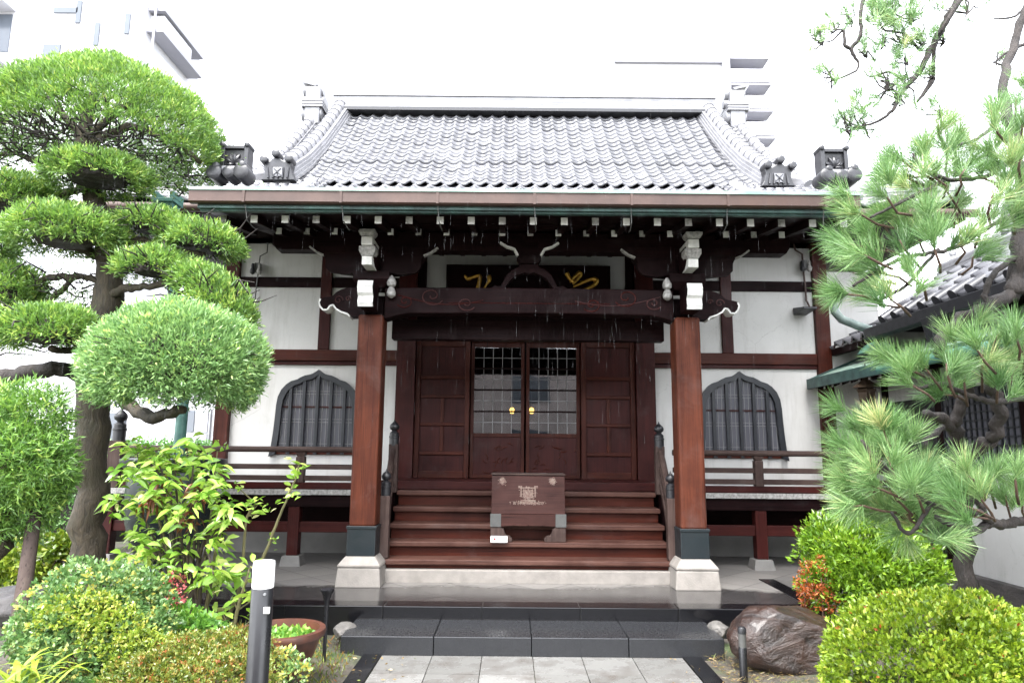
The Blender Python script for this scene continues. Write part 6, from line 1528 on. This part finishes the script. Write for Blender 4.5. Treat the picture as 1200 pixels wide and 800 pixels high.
# ------------------------------------------------------------------ garden fittings and pot
c = at(309, 672, 3.2); zt = at(309, 657, 3.2)[2]; r_ = 12.3 * 3.2 / 800 * .985
BL = thing('bollard_light', 'round black bollard lamp with a white top, standing in the left flower bed', 'bollard', (c[0], 3.2, float(gh(c[0], 3.2))))
zs_ = Z(309, 688, 3.2)
m = MB(); m.lathe([(r_, -.02), (r_, zs_ - .004), (r_ * .94, zs_)], c[0], 3.2, 32); m.build('bollard_post', 'plastic_black', BL, smooth=True)
m = MB(); m.lathe([(r_ * .96, zs_ + .0005), (r_ * .985, zs_ + .006), (r_ * .985, zt - .012), (r_ * .93, zt)], c[0], 3.2, 32); m.build('diffuser', 'plastic_white', BL, smooth=True)
m = MB(); q = at(312, 715, 3.2 - r_ - .002); m.box(q[0] - .013, q[0] + .013, 3.2 - r_ - .001, 3.2 - r_ + .008, q[2] - .013, q[2] + .013); m.build('sticker', 'white_paint', BL)
m = MB(); q = at(310, 696, 3.2 - r_); m.disc_y(q[0], q[2], 3.2 - r_ - .002, 3.2 - r_ + .006, .006, 10); m.build('screw', 'rail_metal', BL)
c = at(380, 765, 5.35); zt = Z(380, 690, 5.35)
T_ = thing('spike_light', 'thin black garden spike light with a flared head, left of the granite step', 'garden light', (c[0], 5.35, 0))
m = MB(); m.lathe([(.010, -.05), (.014, .02), (.014, zt - .16), (.016, zt - .12)], c[0], 5.35, 12); m.build('spike', 'plastic_black', T_, smooth=True)
m = MB(); m.lathe([(.016, zt - .119), (.020, zt - .08), (.036, zt - .03), (.048, zt - .012), (.050, zt), (.042, zt + .004), (.01, zt - .004)], c[0], 5.35, 20); m.build('lamp_head', 'plastic_black', T_, smooth=True)
c = at(871, 778, 5.05); zt = Z(871, 734, 5.05)
T_ = thing('solar_light', 'short dark cylinder garden light with a clear top before the wet rock', 'garden light', (c[0], 5.05, 0))
m = MB(); m.lathe([(.028, -.04), (.028, zt * .60), (.026, zt * .61)], c[0], 5.05, 20); m.build('light_body', 'plastic_black', T_, smooth=True)
m = MB(); m.lathe([(.025, zt * .612), (.026, zt * .88)], c[0], 5.05, 20); m.build('clear_top', 'bracket_grey', T_, smooth=True)
m = MB(); m.lathe([(.029, zt * .882), (.029, zt * .97), (.022, zt)], c[0], 5.05, 20); m.build('cap', 'iron_black', T_, smooth=True)
# wide pot
yp = 4.75; c = at(330, 736, yp); zr = c[2]; zg_ = float(gh(c[0], yp))
PT_ = thing('flower_pot', 'wide brown terracotta bowl pot planted with green leaves, beside the bollard', 'pot', (c[0], yp, zg_))
rr = 46 * yp / 800
m = MB(); m.lathe([(rr * .55, zr - .27), (rr * .80, zr - .16), (rr * .93, zr - .05), (rr * 1.02, zr - .045), (rr * 1.05, zr - .02), (rr * 1.03, zr), (rr * .90, zr + .002), (rr * .88, zr - .05), (.01, zr - .055)], c[0], yp, 44); m.build('pot_bowl', 'terracotta', PT_, smooth=True)
pl = thing('pot_plant', 'low green leaves growing in the terracotta bowl', 'plant', (c[0], yp, zr - .05))
n = 300; a = rng.random(n) * 6.28; q = np.sqrt(rng.random(n)) * rr * .72
P = np.stack([c[0] + q * np.cos(a), yp + q * np.sin(a), zr - .06 + rng.random(n) * .02], -1); D = rand_unit(n) * .9 + np.array([0, 0, .7])
leaves('leaves', 'leaf_green', P, D, .045, .034, pl, np.clip(rng.random(n) * .8 + .2, 0, 1))
# weeds, grass and straw on the soil
n = 2600
P = np.stack([rng.uniform(-2.4, -1.15, n), rng.uniform(4.0, 6.0, n), np.zeros(n)], -1); P[:, 2] = gh(P[:, 0], P[:, 1])
leaves('grass', 'leaf_cover', P, rand_unit(n) * .7 + np.array([0, 0, .8]), .055 * rng.uniform(.5, 1.4, n), .008, None, rng.random(n), loc=(-1.8, 5, 0), kind='stuff', label='weeds and moss on the soil left of the path')
n = 1500
P = np.stack([rng.uniform(1.5, 2.1, n), rng.uniform(4.2, 5.7, n), np.full(n, .015)], -1); P[:, 2] += gh(P[:, 0], P[:, 1])
D = rand_unit(n); D[:, 2] = np.abs(D[:, 2]) * .25
leaves('straw', 'straw', P, D, .05 * rng.uniform(.4, 1.3, n), .004, None, rng.random(n), loc=(1.8, 5, 0), kind='stuff', label='wet straw and moss on the soil right of the path')

n = 46
P = np.stack([np.where(rng.random(n) < .6, rng.uniform(-1.25, -.7, n), rng.uniform(1.1, 1.6, n)), rng.uniform(4.6, 5.5, n), np.full(n, .014)], -1)
D = rand_unit(n); D[:, 2] = np.abs(D[:, 2]) * .12
leaves('fallen_leaves', 'straw', P, D, .035 * rng.uniform(.5, 1.3, n), .013, None, rng.random(n), loc=(0, 5, 0), kind='stuff', label='scattered fallen leaves on the path edges')
# falling rain: slender clear drops between the camera and the eave
def drop_mat():
    m, nt, b, o = new_mat('rain_water')
    b.inputs['Base Color'].default_value = (.9, .92, .95, 1); b.inputs['Roughness'].default_value = .05
    b.inputs['Alpha'].default_value = .04; b.inputs['Specular IOR Level'].default_value = .1
drop_mat()
n = 900
m_ = MB()
for i in range(n):
    x, y = random.uniform(-3.2, 3.4), random.uniform(4.6, 5.9); z = random.uniform(1.6, 4.6); L_ = random.uniform(.04, .12); r_ = random.uniform(.0004, .0009)
    m_.add([(x - r_, y, z), (x + r_ * .5, y + r_ * .9, z), (x + r_ * .5, y - r_ * .9, z), (x, y, z + L_), (x, y, z - L_ * .25)], [(0, 1, 3), (1, 2, 3), (2, 0, 3), (1, 0, 4), (2, 1, 4), (0, 2, 4)])
m_.build('rain', 'rain_water', None, loc=(0, 5.2, 1), kind='stuff', label='fine raindrops falling in front of the eave')
